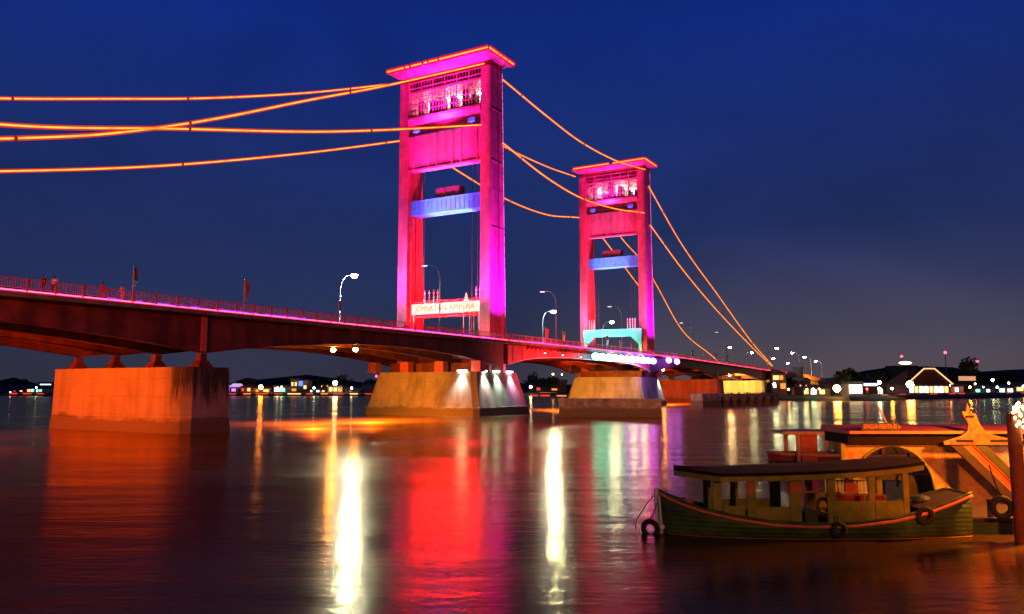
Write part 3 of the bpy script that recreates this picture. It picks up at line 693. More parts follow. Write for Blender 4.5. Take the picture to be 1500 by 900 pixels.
for i, (u, mt) in enumerate(hung_l):
    hung(u, 11.35, ('%s glaring flood lamp %s in the row under the middle span' % (ords[i], 'from the left' if 0 < i < 10 and i != 5 else 'in line')).replace('in line in', 'in'), mt, True)
hung(85.4, 11.9, 'violet flood lamp just right of the far tower leg, left of a pair', fl_v, True); hung(92.0, 11.75, 'violet flood lamp just right of the far tower leg, right of a pair', fl_v, True)

# ------------------------------------------------------------------ signs in the portals
g, mk = bthing('gantry_sign', 'glowing white sign board with yellow letters across the near tower portal', 'sign', .9, -10, 13)
A, Bv = -17.4, -2.3
mk().box(.75, 1.25, A, Bv, 18.1, 20.1).build('sign_box', white_paint, g)
sf = glow('sign face light', (1, .93, .72), .88); sf.node_tree.nodes['Principled BSDF'].inputs['Base Color'].default_value = (.10, .10, .09, 1)
mk().box(.70, .747, A + .1, Bv - .1, 18.2, 20.0).build('sign_face', sf, g)
sl2 = glow('sign letter light', (1, .40, .0), .80, False); sl2.node_tree.nodes['Principled BSDF'].inputs['Base Color'].default_value = (.05, .02, .0, 1)
Mx = Matrix.Translation(((.66 - .9), 0, 19.1 - 13)) @ Matrix.Rotation(R(-90), 4, 'Z') @ Matrix.Rotation(R(90), 4, 'X')
rn = glow('red sign neon', (1, .0, .0002), 230)
for z in (20.42, 17.75): mk().tube([(1.55, A + .2, z), (1.55, -10, z), (1.55, Bv - .2, z)], .13, 8).build('neon_tube', rn, g)
text('JEMBATAN AMPERA', 1.45, sl2, g, 'sign_lettering', Mx, .02, 1.02)
for v in (A + .4, Bv - .4): mk().box(.85, 1.15, v - .12, v + .12, 13, 18.097).build('sign_post', steel_g, g)
for v in (-5.6, -4.3, -3.4): mk().tube([(.3, v, 13), (.3, v, 19.6)], .06, 6).build('flagstaff', white_paint, g)
for v in (-14.6, -13.6, -12.6, -11.7, -3.4, -2.6):
    m = mk(); m.tube([(1, v, 20.1), (1, v, 22.6)], [.1, .06], 6); m.ball((1, v, 22.0), .2, 1); m.ball((1, v, 21.2), .16, 1); m.build('finial', white_paint, g)
mk().prism([(-6.0, 20.1), (-5.0, 20.1), (-5.2, 20.7), (-5.5, 21.6), (-5.8, 20.7)], lambda p, t: (t, p[0], p[1]), .9, 1.1).build('crest', glow('crest light', (1, .5, .4), 1.0, False), g)
g, mk = bthing('gantry_sign', 'teal lit gantry with white finials across the far tower portal', 'sign', 76, -9, 13)
A, Bv = -17.2, -.9
mk().box(75.7, 76.3, A, Bv, 17.9, 19.9).build('sign_box', teal_paint, g)
for v in (A + .5, Bv - .5): mk().box(75.8, 76.2, v - .4, v + .4, 13, 17.897).build('sign_post', teal_paint, g)
for v in (-15.6, -14.9, -14.2, -4.8, -4.1, -3.4, -2.7):
    m = mk()
    m.tube([(76, v, 19.9), (76, v, 22.6)], [.1, .07], 6)
    for z in (20.4, 21, 21.6, 22.2): m.ball((76, v, z), .17, 1)
    m.build('finial', white_paint, g)
m = mk(); m.prism([(Bv - 1, 17.897), (Bv - 3, 17.897), (Bv - 1, 15.9)], lambda p, t: (t, p[0], p[1]), 75.8, 76.2); m.prism([(A + 1, 17.897), (A + 3, 17.897), (A + 1, 15.9)], lambda p, t: (t, p[0], p[1]), 75.8, 76.2); m.build('corner_brace', teal_paint, g)

# lamps under the deck
for u, v, lab in ((-30, -8.2, 'orange lamp under the left approach span, left of the pair'), (-30, -4.0, 'orange lamp under the left approach span, right of the pair'),
                  (-91, -8, 'assumed unseen orange lamp under the approach span beyond the left edge'), (-91, -3, 'right one of the assumed unseen lamps under the approach span beyond the left edge'), (175, -5, 'assumed yellow lamp under the right approach in front of the bright pier'), (112, -8, 'assumed orange lamp under the span right of the far tower pier')):  # lamps other than the first pair are assumed, added for the lit piers
    r, mk = bthing('deck_lamp', lab, 'lamp', u, v, 10.3 + drop(u), 'orange lamps under the deck')
    z = 10.3 + drop(u)
    mk().box(u - .05, u + .05, v - .05, v + .05, z + .25, 12.44 + drop(u)).build('hanger', steel_d, r)
    m = mk(); m.box(u - .3, u + .3, v - .4, v + .4, z + .1, z + .3); h = m.build('housing', steel_d, r)
    mk().ball((u, v, z - .1), .34, 2).build('lens', G_orange, h, True)
OR, RD, MG = (1, .27, .02), (1, .03, .03), (1, .06, .80)
AMB = (1, .36, .02)
for u, k in ((-36, 1), (-24, .8), (-96, 1.2), (40, .9), (112, .6)):
    lamp_spot('deck down light', W(u, -6, 9.8), W(u, -5, 0), 130000 * k, (1, .17, .01), 146, .9, .4)  # down lights added to tint the water orange below the deck
for u in (-30,):
    lamp_spot('deck flood', W(u, -8, 9.9), W(-7.5, -11, 1.5), 26000, AMB, 75, .8, .4)
    lamp_spot('deck flood', W(u, -4, 9.9), W(-7.5, -6, 3), 15000, AMB, 75, .8, .4)
lamp_spot('deck flood', W(-94, -9, 9.8), W(-63.4, -11, 3.5), 95000, (1, .10, .002), 60, .8, .4)  # this and the next deck floods come from assumed lamps
lamp_spot('deck flood', W(112, -8, 10), W(135, -8, 3), 95000, (1, .085, .002), 70, .7, .4)
lamp_spot('deck flood', W(45, -8, 9.9), W(69.6, -9, 4), 52000, AMB, 70, .7, .4)
lamp_spot('deck flood', W(178, -6, 9), W(196, -6, 4), 90000, (1, .50, .09), 80, .7, .4)
lamp_spot('bank flood', W(285, 22, 2.5), W(300, 0, 8), 190000, AMB, 110, .7, .5)  # assumed flood on the bank, added to brighten the viaduct

# ------------------------------------------------------------------ tower flood lights
def tower_lights(u0, vl, k=1.0):
    PK = (1, .03, .17); MA = (.60, .02, 1.35)
    # side faces, from brackets out from the deck edge
    lamp_spot('tower flood', W(u0 + 2.6, 7.5, 12.2), W(u0 + 2.6, 0, 29), 135000 * k, MA, 66, .9, .4)
    lamp_spot('tower flood', W(u0 + 2.6, 9.0, 12.2), W(u0 + 2.4, 0, 52), 46000 * k, (1, .03, .30), 40, .9, .4)
    # front faces, from the roadway before the tower
    for v in (-1.2, vl + 1.0):
        lamp_spot('tower flood', W(u0 - 9, v, 13.4), W(u0, v, 30), 72000 * k, (1, .05, .85) if u0 == 0 else (1, .03, .28), 60, .9, .4)
    lamp_spot('tower flood', W(u0 - 13, -7, 13.4), W(u0, -10, 50), 240000 * k, PK, 42, .8, .4)
    lamp_spot('tower flood', W(u0 - 11, -11, 13.4), W(u0, -10, 49), (190000 if u0 == 0 else 30000), MA, 30, .7, .4)
    lamp_spot('tower flood', W(u0 - 2.2, -10, 52.6), W(u0 - 1.5, -10, 64), 22000 * k, (1, .04, .8), 150, .9, .3)
    # red inside the portal
    lamp_spot('portal flood', W(u0 + 1.5, -4.5, 13.4), W(u0 + 2.8, vl + 2, 27), 50000 * k, RD, 75, .8, .4)
    lamp_spot('portal flood', W(u0 + 1.5, -8, 13.4), W(u0 + 2.8, vl + 2, 40), 90000 * k, RD, 60, .8, .4)
    lamp_spot('beam flood', W(u0 - 6, -10, 13.4), W(u0 + 2, -10, 38.5), 150000 * k, (.10, .62, 1), 26, .6, .4)
tower_lights(0, -20.1); tower_lights(77, -18.6, .8)
lamp_spot('leg foot lamp', W(-3, -1, 13.3), W(0, -1, 16), 900, (1, .5, .12), 90, .8, .2)
lamp_spot('leg foot lamp', W(74, -1, 13.3), W(77, -1, 17), 1200, (1, .45, .08), 90, .8, .2)
lamp_spot('leg foot lamp', W(74, -17, 13.3), W(77, -17.5, 17), 1200, (1, .45, .08), 90, .8, .2)
lamp_spot('gantry lamp', W(71, -9, 13.4), W(76, -9, 19), 9000, (.5, 1, .95), 130, .8, .3)
for v in (-15, -10, -5): lamp_spot('red sign lamp', W(3.5, v, 20.5), W(1.3, v, 16), 2500, RD, 120, .8, .3)
lamp_spot('span flood', W(16, 12, 8), W(14, 1.1, 11), 16000, (1, .07, .07), 110, .8, .3)
lamp_spot('span flood', W(30, 12, 8), W(28, 1.1, 11), 12000, (1, .09, .12), 110, .8, .3)

# ------------------------------------------------------------------ people on the bridge
def person(label, u, v, shirt, pants, raise_arm=False, turn=0):
    z = 13.0 + .004
    root = thing('person', label, 'person', W(u, v, z), RB + turn)
    pts = {'pel': (0, 0, .95), 'chest': (0, .02, 1.32), 'neck': (0, .02, 1.47), 'head': (0, .03, 1.60), 'top': (0, .03, 1.70)}
    V, E, Rr = [], [], []
    def add(p, r, parent=None):
        V.append(p); Rr.append(r)
        if parent is not None: E.append((parent, len(V) - 1))
        return len(V) - 1
    pe = add((0, 0, .95), .15); ws = add((0, 0, 1.12), .135, pe); ch = add((0, .02, 1.34), .155, ws); ne = add((0, .02, 1.49), .058, ch)
    hd = add((0, .04, 1.58), .085, ne); add((0, .035, 1.70), .075, hd)
    for s in (-1, 1):
        h = add((s * .09, 0, .88), .095, pe); k = add((s * .10, .03, .48), .062, h); a = add((s * .10, 0, .08), .042, k); add((s * .11, .16, .03), .032, a)
        sh = add((s * .19, .01, 1.38), .058, ch)
        if raise_arm: el = add((s * .27, .18, 1.30), .045, sh); wr = add((s * .14, .34, 1.52), .033, el); add((s * .10, .38, 1.60), .035, wr)
        else: el = add((s * .24, .02, 1.12), .045, sh); wr = add((s * .2, .16, .98), .033, el); add((s * .18, .24, .98), .035, wr)
    me = bpy.data.meshes.new('body'); me.from_pydata(V, E, []); o = bpy.data.objects.new('body', me); COL.objects.link(o); o.parent = root
    sk = o.modifiers.new('skin', 'SKIN'); o.modifiers.new('sub', 'SUBSURF').render_levels = 2
    for i, r in enumerate(Rr): me.skin_vertices[0].data[i].radius = (r, r)
    me.skin_vertices[0].data[0].use_root = True
    m_, nt, b_ = nodes('clothes of ' + label[:20]); N, L = nt.nodes.new, nt.links.new
    tc = N('ShaderNodeTexCoord'); s_ = N('ShaderNodeSeparateXYZ'); L(tc.outputs['Object'], s_.inputs[0])
    cr = N('ShaderNodeValToRGB'); cr.color_ramp.interpolation = 'CONSTANT'; cr.color_ramp.elements[0].color = (*pants, 1)
    cr.color_ramp.elements[1].position = .96 / 2; cr.color_ramp.elements[1].color = (*shirt, 1)
    e = cr.color_ramp.elements.new(1.47 / 2); e.color = (.35, .2, .13, 1)
    mu = N('ShaderNodeMath'); mu.operation = 'MULTIPLY'; mu.inputs[1].default_value = .5; L(s_.outputs['Z'], mu.inputs[0]); L(mu.outputs[0], cr.inputs['Fac'])
    L(cr.outputs[0], b_.inputs['Base Color']); b_.inputs['Roughness'].default_value = .8; me.materials.append(m_)
    MB().ball((0, .01, 1.665), .115, 2, (.95, 1.05, .85)).build('hair', steel_d, root, True)
    return root
person('person in dark red clothes leaning at the left railing', -77.6, 1.2, (.25, .03, .03), (.05, .04, .05))
person('person in a white top with hands raised beside the one in dark red', -76.7, 1.2, (.7, .7, .72), (.05, .04, .06), True, R(-60))
person('person in pale clothes standing at the foot of the white and green banner', -70.0, 1.2, (.72, .66, .62), (.6, .55, .5))
person('person in red sitting low behind the railing left of the first banner', -71.9, 1.0, (.55, .05, .04), (.3, .05, .05))


# ------------------------------------------------------------------ far bank: houses, trees, lamps
def shoreY(X):
    for (a, ya), (b_, yb) in zip(shore, shore[1:]):
        if a <= X <= b_: return ya + (yb - ya) * (X - a) / (b_ - a)
    return 480
def bank(x, back=16):
    Y = 430
    for _ in range(8): Y = shoreY(at(x, 575, Y).x) + back
    return Y
def zpx(y, Y): return HC + (YH - y) / F * Y
def house(label, x0, x1, ytop, yroof, wall, roofc, cat='house', back=16, depth=12, windows=(), style='gable', name='house', group='houses on the far bank', door=True):
    Y = bank((x0 + x1) / 2, back); X0, X1 = at(x0, 575, Y).x, at(x1, 575, Y).x
    zw, zr = zpx(ytop, Y) - 1.8, zpx(yroof, Y) - 1.8; c = (X0 + X1) / 2; hw = (X1 - X0) / 2
    r = thing(name, label, cat, (c, Y, 1.8), 0, group)
    MB().box(-hw, hw, 0, depth, -.3, zw).build('wall', wall, r)
    e = .7
    if style == 'gable': P = [(-hw - e, zw + .003), (hw + e, zw + .003), (0, zr)]; MB().prism(P, lambda p, t: (p[0], t, p[1]), -e, depth + e).build('roof', roofc, r)
    elif style == 'ridge': P = [(-e, zw + .003), (depth + e, zw + .003), (depth / 2, zr)]; MB().prism(P, lambda p, t: (t, p[0], p[1]), -hw - e, hw + e).build('roof', roofc, r)
    elif style == 'hip':
        m = MB(); k = min(hw * .55, depth / 2)
        m.faces([(-hw - e, -e, zw + .003), (hw + e, -e, zw + .003), (hw + e, depth + e, zw + .003), (-hw - e, depth + e, zw + .003), (-hw + k, depth / 2, zr), (hw - k, depth / 2, zr)], [(0, 1, 5, 4), (1, 2, 5), (2, 3, 4, 5), (3, 0, 4), (3, 2, 1, 0)]); m.build('roof', roofc, r)
    else: MB().box(-hw - .3, hw + .3, -.3, depth + .3, zw + .003, max(zr, zw + .4)).build('roof', roofc, r)
    for (a, b_, lo, hi, mat) in windows:
        MB().box(-hw + 2 * hw * a, -hw + 2 * hw * b_, -.12, -.003, zw * lo, zw * hi).build('window', mat, r)
    return r, Y, zw, hw
wA = paint('plaster pale', (.42, .40, .36), .9, .25, .4, .2); wB = paint('plaster ochre', (.45, .33, .18), .9, .25, .4, .2); wC = paint('plaster pink', (.45, .24, .22), .9, .25, .4, .2)
wD = paint('dark timber wall', (.10, .075, .055), .9, .3, .6); rA = paint('rusty sheet roof', (.13, .06, .04), .8, .35, .5); rB = paint('grey sheet roof', (.10, .10, .11), .7, .3, .5); rC = paint('tile roof', (.22, .07, .04), .85, .3, .5)
lw = glow('lit white window', (.95, 1, .95), 2.4, False); ly = glow('lit yellow window', (1, .62, .22), 1.6, False); lo_ = glow('lit orange window', (1, .3, .05), 1.3, False); lg = glow('lit green shop', (.2, 1, .65), 2.2, False); lb = glow('lit blue panel', (.12, .22, 1), 1.6, False); lv = glow('lit violet front', (.5, .2, 1), 1.8, False); lr = glow('lit red front', (1, .06, .03), .9, False)
H = house
H('long low dark house at the left edge of the far bank', 12, 38, 571, 564, wD, rB, windows=((.3, .4, .3, .7, lr), (.65, .8, .3, .7, ly)), style='ridge')
H('small yellow lit house with a green lit shop at the far left', 39, 50, 569.5, 566, wB, rA, windows=((.08, .55, .2, .8, ly), (.62, .95, .2, .85, lg)), style='ridge')
H('shed with a bright green lit front beside the orange pier at left', 52, 62, 570, 567, wA, rB, windows=((.1, .35, .2, .8, lw), (.5, .9, .3, .8, lg)), style='ridge')
H('block with one white lit strip under its roof behind the left pier', 56, 76, 562.5, 560, wD, rB, back=50, windows=((.1, .9, .86, .97, lw),), style='flat')
H('narrow house with a blue lit front right of the orange pier', 331, 336.5, 564, 561, wA, rB, windows=((.2, .9, .15, .9, lb),), style='gable')
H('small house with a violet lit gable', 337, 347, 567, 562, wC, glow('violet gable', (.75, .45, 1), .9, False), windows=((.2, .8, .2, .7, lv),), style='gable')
H('pink house left of the orange star lamp', 352, 369, 567, 563, wC, rC, windows=((.1, .3, .25, .75, lr), (.6, .85, .25, .75, ly)), style='hip')
H('low house behind the orange star lamp', 371, 396, 569, 565, wB, rA, windows=((.15, .3, .2, .7, lo_), (.6, .9, .2, .7, ly)), style='ridge')
H('white lit shop with a pale awning on the left far bank', 401, 418, 567.5, 565, wA, rB, windows=((.05, .45, .2, .9, lw), (.5, .95, .2, .8, lg)), style='flat')
H('ochre block with a stepped top, left of the blue panel', 425, 436, 556.5, 555, wB, rB, windows=((.15, .4, .5, .8, ly), (.6, .85, .5, .8, ly), (.2, .8, .1, .3, lo_)), style='flat', back=30)
H('block carrying a square blue lit panel', 436.5, 450, 558, 556.5, wB, rB, windows=((.05, .5, .55, .97, lb), (.6, .9, .3, .6, ly)), style='flat', back=30)
H('long low shed with warm lit doors on the left far bank', 452, 478, 571, 567, wD, rA, windows=((.1, .2, .2, .8, lw), (.45, .6, .2, .8, lw), (.75, .9, .2, .7, ly)), style='ridge')
H('yellow lit block below the brightest lamp of the left far bank', 480, 502, 566, 563, wB, rA, windows=((.1, .3, .2, .8, ly), (.4, .6, .2, .8, ly), (.7, .9, .2, .6, lo_)), style='hip')
H('low dark shed right of the bright lamp on the left far bank', 505, 528, 571, 568, wD, rB, windows=((.3, .45, .2, .7, lr),), style='ridge')
H('long dark warehouse close to the amber pier on the left far bank', 530, 562, 566, 562, wD, rB, back=40, windows=((.7, .75, .5, .7, lr),), style='ridge')
H('dark warehouse between the two tower piers', 775, 830, 561, 556, wD, rA, back=40, windows=((.2, .3, .2, .5, lr), (.6, .75, .15, .4, lo_)), style='ridge')
H('low orange lit shed between the two tower piers', 788, 818, 575, 572, wB, rA, windows=((.1, .9, .2, .7, lo_),), style='ridge', back=10)
H('small house with two orange lit windows left of the pale pylon', 1131, 1152, 548, 541, wB, rC, back=26, windows=((.1, .5, .72, .92, ly), (.55, .8, .72, .92, lo_), (.6, .95, .3, .55, lo_), (.1, .3, .35, .5, lw)), style='hip')
H('low shop row below the orange viaduct', 1176, 1216, 569, 566, wD, rA, back=10, windows=((.05, .2, .2, .7, ly), (.3, .5, .2, .8, lw), (.6, .8, .2, .8, ly)), style='ridge')
H('white lit stall right of the dark round tree', 1243, 1264, 563, 559, wA, rB, back=12, windows=((.05, .95, .2, .95, glow('bright stall front', (1, .96, .85), 2.2, False)),), style='flat')
H('long house with a white lit fascia left of the neon hall', 1264, 1300, 561, 555, wD, rA, back=18, windows=((.05, .6, .75, .95, lw), (.15, .2, .2, .4, lr), (.62, .8, .1, .5, lw)), style='hip')
# neon outlined hall
hall, Y, zw, hw = H('broad hall with its roof outlined in amber neon', 1330, 1392, 563.5, 541, wC, rC, cat='hall', back=12, depth=22, name='hall', style='hip', windows=[(.04 + .118 * i, .04 + .118 * i + .09, .12, .8, [lw, ly, lw, lw, ly, lw, lw, ly][i]) for i in range(8)])
zr = zpx(541, Y) - 1.8; k = 7.6
MB().prism([(-hw - .8, zw + .1), (-hw + k, zr), (hw - k, zr), (hw + .8, zw + .1)], lambda p, t: (p[0], t, p[1]), -1.1, -.75).build('pediment', rC, hall)
MB().tube([(-hw - .8, -1.3, zw + .2), (-hw + k, -1.3, zr + .15), (hw - k, -1.3, zr + .15), (hw + .8, -1.3, zw + .2)], .30, 8).build('neon_tube', glow('hall neon', (1, .55, .2), 1.6), hall)
H('block with a bright lit crown and red beacon behind the neon hall', 1312, 1345, 538, 536, wD, rB, cat='building', back=90, name='tower_block', windows=((.3, .35, .5, .56, ly),), style='flat')
H('orange lit house at the right edge of the far bank', 1487, 1512, 566, 559, wB, rC, windows=((.1, .9, .3, .85, ly),), style='hip')
H('low white lit house near the right edge of the far bank', 1462, 1486, 568, 563, wA, rB, windows=((.1, .4, .2, .8, lw), (.6, .9, .2, .8, lw)), style='hip')
H('dark shed among lamps right of the lit billboard', 1426, 1458, 568, 564, wD, rA, windows=((.1, .3, .2, .7, lg), (.6, .75, .2, .7, lw)), style='ridge')
H('low brown house between the neon hall and the lit billboard', 1396, 1412, 566, 562, wC, rA, windows=((.2, .5, .2, .8, lw),), style='ridge')
Yc = bank(1328, 90)
cw = thing('roof_sign', 'bright oval light sign on the dark block behind the neon hall', 'light sign', (at(1328.5, 533, Yc).x, Yc + 2, zpx(537, Yc) + .5), 0)
MB().tube([(-2, 0, 0), (-2, 0, 1.0)], .2, 6).build('support', steel_d, cw); MB().ball((0, 0, 1.6), 1.0, 3, (4, 1.5, .95)).build('lamp_ring', glow('crown light', (1, .8, .35), 5, False), cw, True)
# billboard, masts and beacons
Yb = bank(1417, 30); bb = thing('billboard', 'orange lit billboard on legs right of the neon hall', 'billboard', (at(1417, 560, Yb).x, Yb, 1.8))
zb0 = zpx(558, Yb) - 1.8
MB().box(-4.6, 4.6, -.15, .15, zb0, zb0 + 2.4).build('panel', glow('billboard face', (1, .42, .22), .7, False), bb)
for x in (-3, 3): MB().box(x - .15, x + .15, -.12, .12, 0, zb0).build('leg', steel_d, bb)
def mast(label, x, ytop, back, h0=None):
    Y = bank(x, back); z = zpx(ytop, Y); o = thing('radio_mast', label, 'mast', (at(x, 570, Y).x, Y, 1.8), 0, 'masts with red beacons')
    m = MB(); m.tube([(0, 0, 0), (0, 0, z - 1.8)], [.45, .15], 6); m.build('pole', steel_d, o)
    MB().ball((0, 0, z - 1.6), .75, 2).build('beacon', G_red, o, True)
mast('tall mast with a red beacon at the right end of the neon hall', 1387.5, 517.5, 40)
mast('mast with a red beacon above the oval light sign', 1323, 523, 120)
mast('mast with a red beacon in front of the big dark tree', 1434, 530, 60)
mast('mast with a red beacon near the left end of the amber pier', 551, 552, 60)
# lamps along the banks
def shore_lamp(label, x, y, mat, back=4, r=.8):
    Y = bank(x, back); z = zpx(y, Y); r *= (.62 if r < 1.4 else .85); o = thing('bank_lamp', label, 'lamp', (at(x, y, Y).x, Y, 1.5), 0, 'lamps along the far bank')
    MB().tube([(0, 0, 0), (0, 0, max(.4, z - 1.5 - r * .8))], .12, 6).build('pole', steel_d, o)
    MB().ball((0, 0, z - 1.5), r, 2).build('lens', mat, o, True)
for a in (('small white lamp at the left end of the red quay lights', 15, 574.5, G_far, 3, .5), ('white lamp beside the green lit shed', 53, 568, G_far, 8, .7),
          ('orange star lamp, brightest orange one left of the amber pier', 382, 567.5, glow('big sodium lamp', (1, .36, .05), 90), 4, 1.5),
          ('white lamp, left of a close pair on the white lit shop', 406.5, 568.5, G_far, 6, .8), ('white lamp, right of a close pair on the white lit shop', 412.5, 567.3, G_far, 6, .8),
          ('lone white lamp between the ochre blocks and the bright lamp', 460, 568.5, G_far, 5, .9), ('brightest warm white lamp of the left far bank', 491, 561.5, glow('big warm lamp', (1, .88, .6), 70), 6, 1.5),
          ('lone white lamp right of the brightest left bank lamp', 515, 568.7, G_far, 5, .9), ('white lamp at the right edge of the amber pier', 777.5, 567, glow('pier side lamp', (.95, 1, .9), 60), 5, 1.0),
          ('warm lamp high between the two tower piers', 810, 548.5, G_warm, 60, .9), ('small white lamp high between the two tower piers', 823, 549, G_far, 60, .6),
          ('white lamp below the house with orange windows', 1134, 563, G_far, 6, .8), ('orange lamp at the foot of the pale pylon', 1155, 570.5, G_warm, 4, .6),
          ('green lamp at the water below the orange viaduct', 1190, 576.3, glow('green lamp', (.1, 1, .6), 40), 1, .6), ('orange white star lamp below the dark round tree', 1226, 569.3, glow('star lamp', (1, .55, .18), 60), 3, 1.5),
          ('red lamp left of the white lamps near the neon hall', 1270, 570, G_red, 4, .6), ('cool white lamp, upper of two left of the neon hall', 1288, 560.5, glow('teal star lamp', (.8, 1, .95), 35), 6, 1.0),
          ('white lamp, lower of two left of the neon hall', 1288, 569.5, G_far, 4, .8), ('yellow lamp just left of the neon hall', 1306.5, 569.3, G_orange, 4, .6),
          ('large amber lamp at the left corner of the neon hall', 1333, 563.5, glow('hall lamp', (1, .5, .14), 75), 8, 1.7), ('large amber lamp at the right corner of the neon hall', 1388, 563.5, glow('hall lamp', (1, .5, .14), 75), 8, 1.7),
          ('orange lamp below the lit billboard', 1421, 567.5, G_orange, 4, .7), ('small white lamp just right of the lit billboard', 1428.5, 562.7, G_far, 8, .6),
          ('teal green lamp on the dark shed right of the billboard', 1440.5, 567.3, glow('green lamp', (.1, 1, .6), 40), 4, .6), ('tall cool white lamp near the right edge', 1454, 557, glow('teal star lamp', (.8, 1, .95), 35), 8, 1.0),
          ('white lamp, low, near the right edge of the far bank', 1461, 567.5, G_far, 4, .9), ('pale green white lamp second from the right edge', 1477.5, 561.5, G_far, 8, .8), ('white lamp at the right edge of the far bank', 1499, 566, G_far, 6, .8),
          ('yellow lamp left of the shop row under the viaduct', 1182, 570.5, G_warm, 5, .5), ('white lamp in the shop row under the viaduct', 1191, 570, G_far, 5, .5), ('warm lamp right of the shop row under the viaduct', 1200, 570, G_warm, 5, .5)):
    shore_lamp(*a)
# red rope light along the quays
def quay(label, x0, x1, y, mat, h=.7):
    Y0, Y1 = bank(x0, 1), bank(x1, 1); p, q = at(x0, y, Y0), at(x1, y, Y1); Z = zpx(y, Y0)
    o = thing('quay_wall', label, 'quay', (p.x, p.y, 0))
    d = q - p; ang = math.atan2(d.y, d.x); ln = math.hypot(d.x, d.y); o.rotation_euler.z = ang
    MB().box(0, ln, -1, 1.5, -1, Z - h * .5).build('wall', concrete_d, o)
    n = max(3, int(ln / 9)); x = 0
    for i in range(n):
        a = ln * (i + random.uniform(.05, .3)) / n; b_ = ln * (i + random.uniform(.6, .98)) / n
        MB().box(a, b_, -1.12, -1.003, Z - h * .9, Z - h * random.uniform(.25, .5)).build('rope_light', random.choice(mat), o)
lrr = glow('quay red light', (1, .06, .02), 1.0, False); lro = glow('quay orange light', (1, .25, .04), 1.3, False)
quay('low quay lined with red lights at the far left', 14, 70, 575, [lrr, lrr, lro], 1.1)
quay('long quay lined with red and orange lights between the left and amber piers', 330, 556, 575.5, [lrr, lrr, lro, ly], 1.0)
quay('quay with orange lights between the two tower piers', 772, 832, 577, [lro, lrr], 1.6)
quay('dark quay with a few lights along the right bank', 1240, 1520, 577, [paint('quay timber', (.1, .07, .05)), lrr], .6)
# truck under the viaduct
Yt = bank(1200, 22); tr = thing('truck', 'dark box truck parked under the orange viaduct', 'truck', (at(1199, 567, Yt).x, Yt, 1.85))
MB().box(-4, 3.0, -1.2, 1.2, .9, 3.9).build('cargo_box', paint('truck box', (.08, .09, .11), .6), tr, bevel=.08)
m = MB(); m.prism([(3.1, .7), (5.0, .7), (5.0, 1.9), (4.5, 3.0), (3.1, 3.0)], lambda p, t: (p[0], t, p[1]), -1.15, 1.15); m.build('cab', paint('truck cab', (.10, .12, .2), .4), tr, bevel=.06)
for x in (-2.8, -1.4, 4.0):
    for y in (-1.1, 1.1): MB().torus((x, y, .48), .33, .17, (0, 1, 0), 16, 8).build('wheel', rubber, tr, True)
# trees
def tree(label, x, ybase, ytop, wpx, back, mat, n=420, name='tree', clumps=9, seed=0):
    rnd = random.Random(seed + int(x)); Y = bank(x, back); X = at(x, 570, Y).x; H_ = zpx(ytop, Y) - 1.8; wd = wpx / F * Y / 2
    r = thing(name, label, 'tree', (X, Y, 1.8), rnd.uniform(0, 6), 'trees on the far bank')
    m = MB(); m.tube([(0, 0, -.3), (.1, 0, H_ * .25), (.2, .1, H_ * .55)], [.5, .38, .2], 8)
    for k in range(5):
        a = k * 1.26; m.tube([(.1, 0, H_ * (.25 + .05 * k)), (math.cos(a) * wd * .5, math.sin(a) * wd * .4, H_ * (.5 + .06 * k))], [.2, .07], 6)
    m.build('trunk', bark, r)
    m = MB(); cl = [(rnd.uniform(-.7, .7) * wd, rnd.uniform(-.6, .6) * wd, H_ * rnd.uniform(.42, .85), rnd.uniform(.3, .5) * min(wd, H_ * .5)) for _ in range(clumps)]
    cl.append((0, 0, H_ * .82, H_ * .17))
    for _ in range(n):
        c = rnd.choice(cl); d = Vector((rnd.gauss(0, 1), rnd.gauss(0, 1), rnd.gauss(0, 1))).normalized() * c[3] * rnd.uniform(.55, 1.08)
        p = Vector(c[:3]) + d; p.z = min(p.z, H_); s = rnd.uniform(.35, .8) * (1 + wd * .03)
        a = Vector((rnd.uniform(-1, 1), rnd.uniform(-1, 1), rnd.uniform(-1, 1))).normalized(); b_ = a.orthogonal().normalized()
        m.faces([p - a * s - b_ * s * .5, p + a * s - b_ * s * .4, p + a * s * .8 + b_ * s * .6, p - a * s * .7 + b_ * s * .5], [(0, 1, 2, 3)])
    m.build('crown', mat, r)
tree('dark round tree above the orange white star lamp', 1240, 570, 541, 46, 22, foliage[0], 900, clumps=14)
tree('tallest dark tree right of the lit billboard', 1425, 570, 523, 36, 40, foliage[0], 900, clumps=12)
for i, (x, yt, wp, bk, lab) in enumerate(((1262, 548, 30, 50, 'spreading dark tree between the round tree and the white fascia house'), (1287, 545, 34, 60, 'dark tree behind the white fascia house'), (1304, 541, 26, 70, 'dark tree just left of the neon hall'), (1360, 538, 40, 60, 'broad dark tree behind the neon hall'), (1402, 541, 24, 60, 'dark tree between the neon hall and the tallest tree'), (1480, 545, 44, 50, 'spreading dark tree near the right edge'), (1456, 549, 26, 50, 'low dark tree behind the tall white lamp near the right edge'),
        (784, 545, 40, 60, 'dark tree right of the amber pier, seen under the middle span'), (805, 553, 34, 40, 'lower dark tree seen under the middle span'), (415, 553, 26, 50, 'dark tree left of the ochre blocks'), (470, 552, 34, 60, 'dark tree left of the brightest left bank lamp'), (500, 549, 30, 60, 'dark tree behind the brightest left bank lamp'), (372, 556, 24, 40, 'dark tree behind the orange star lamp'), (24, 556, 34, 60, 'dark tree behind the long house at the far left'), (545, 556, 30, 90, 'dark tree behind the warehouse by the amber pier'))):
    tree(lab, x, 570, yt, wp, bk, foliage[i % 2], 420, seed=i)
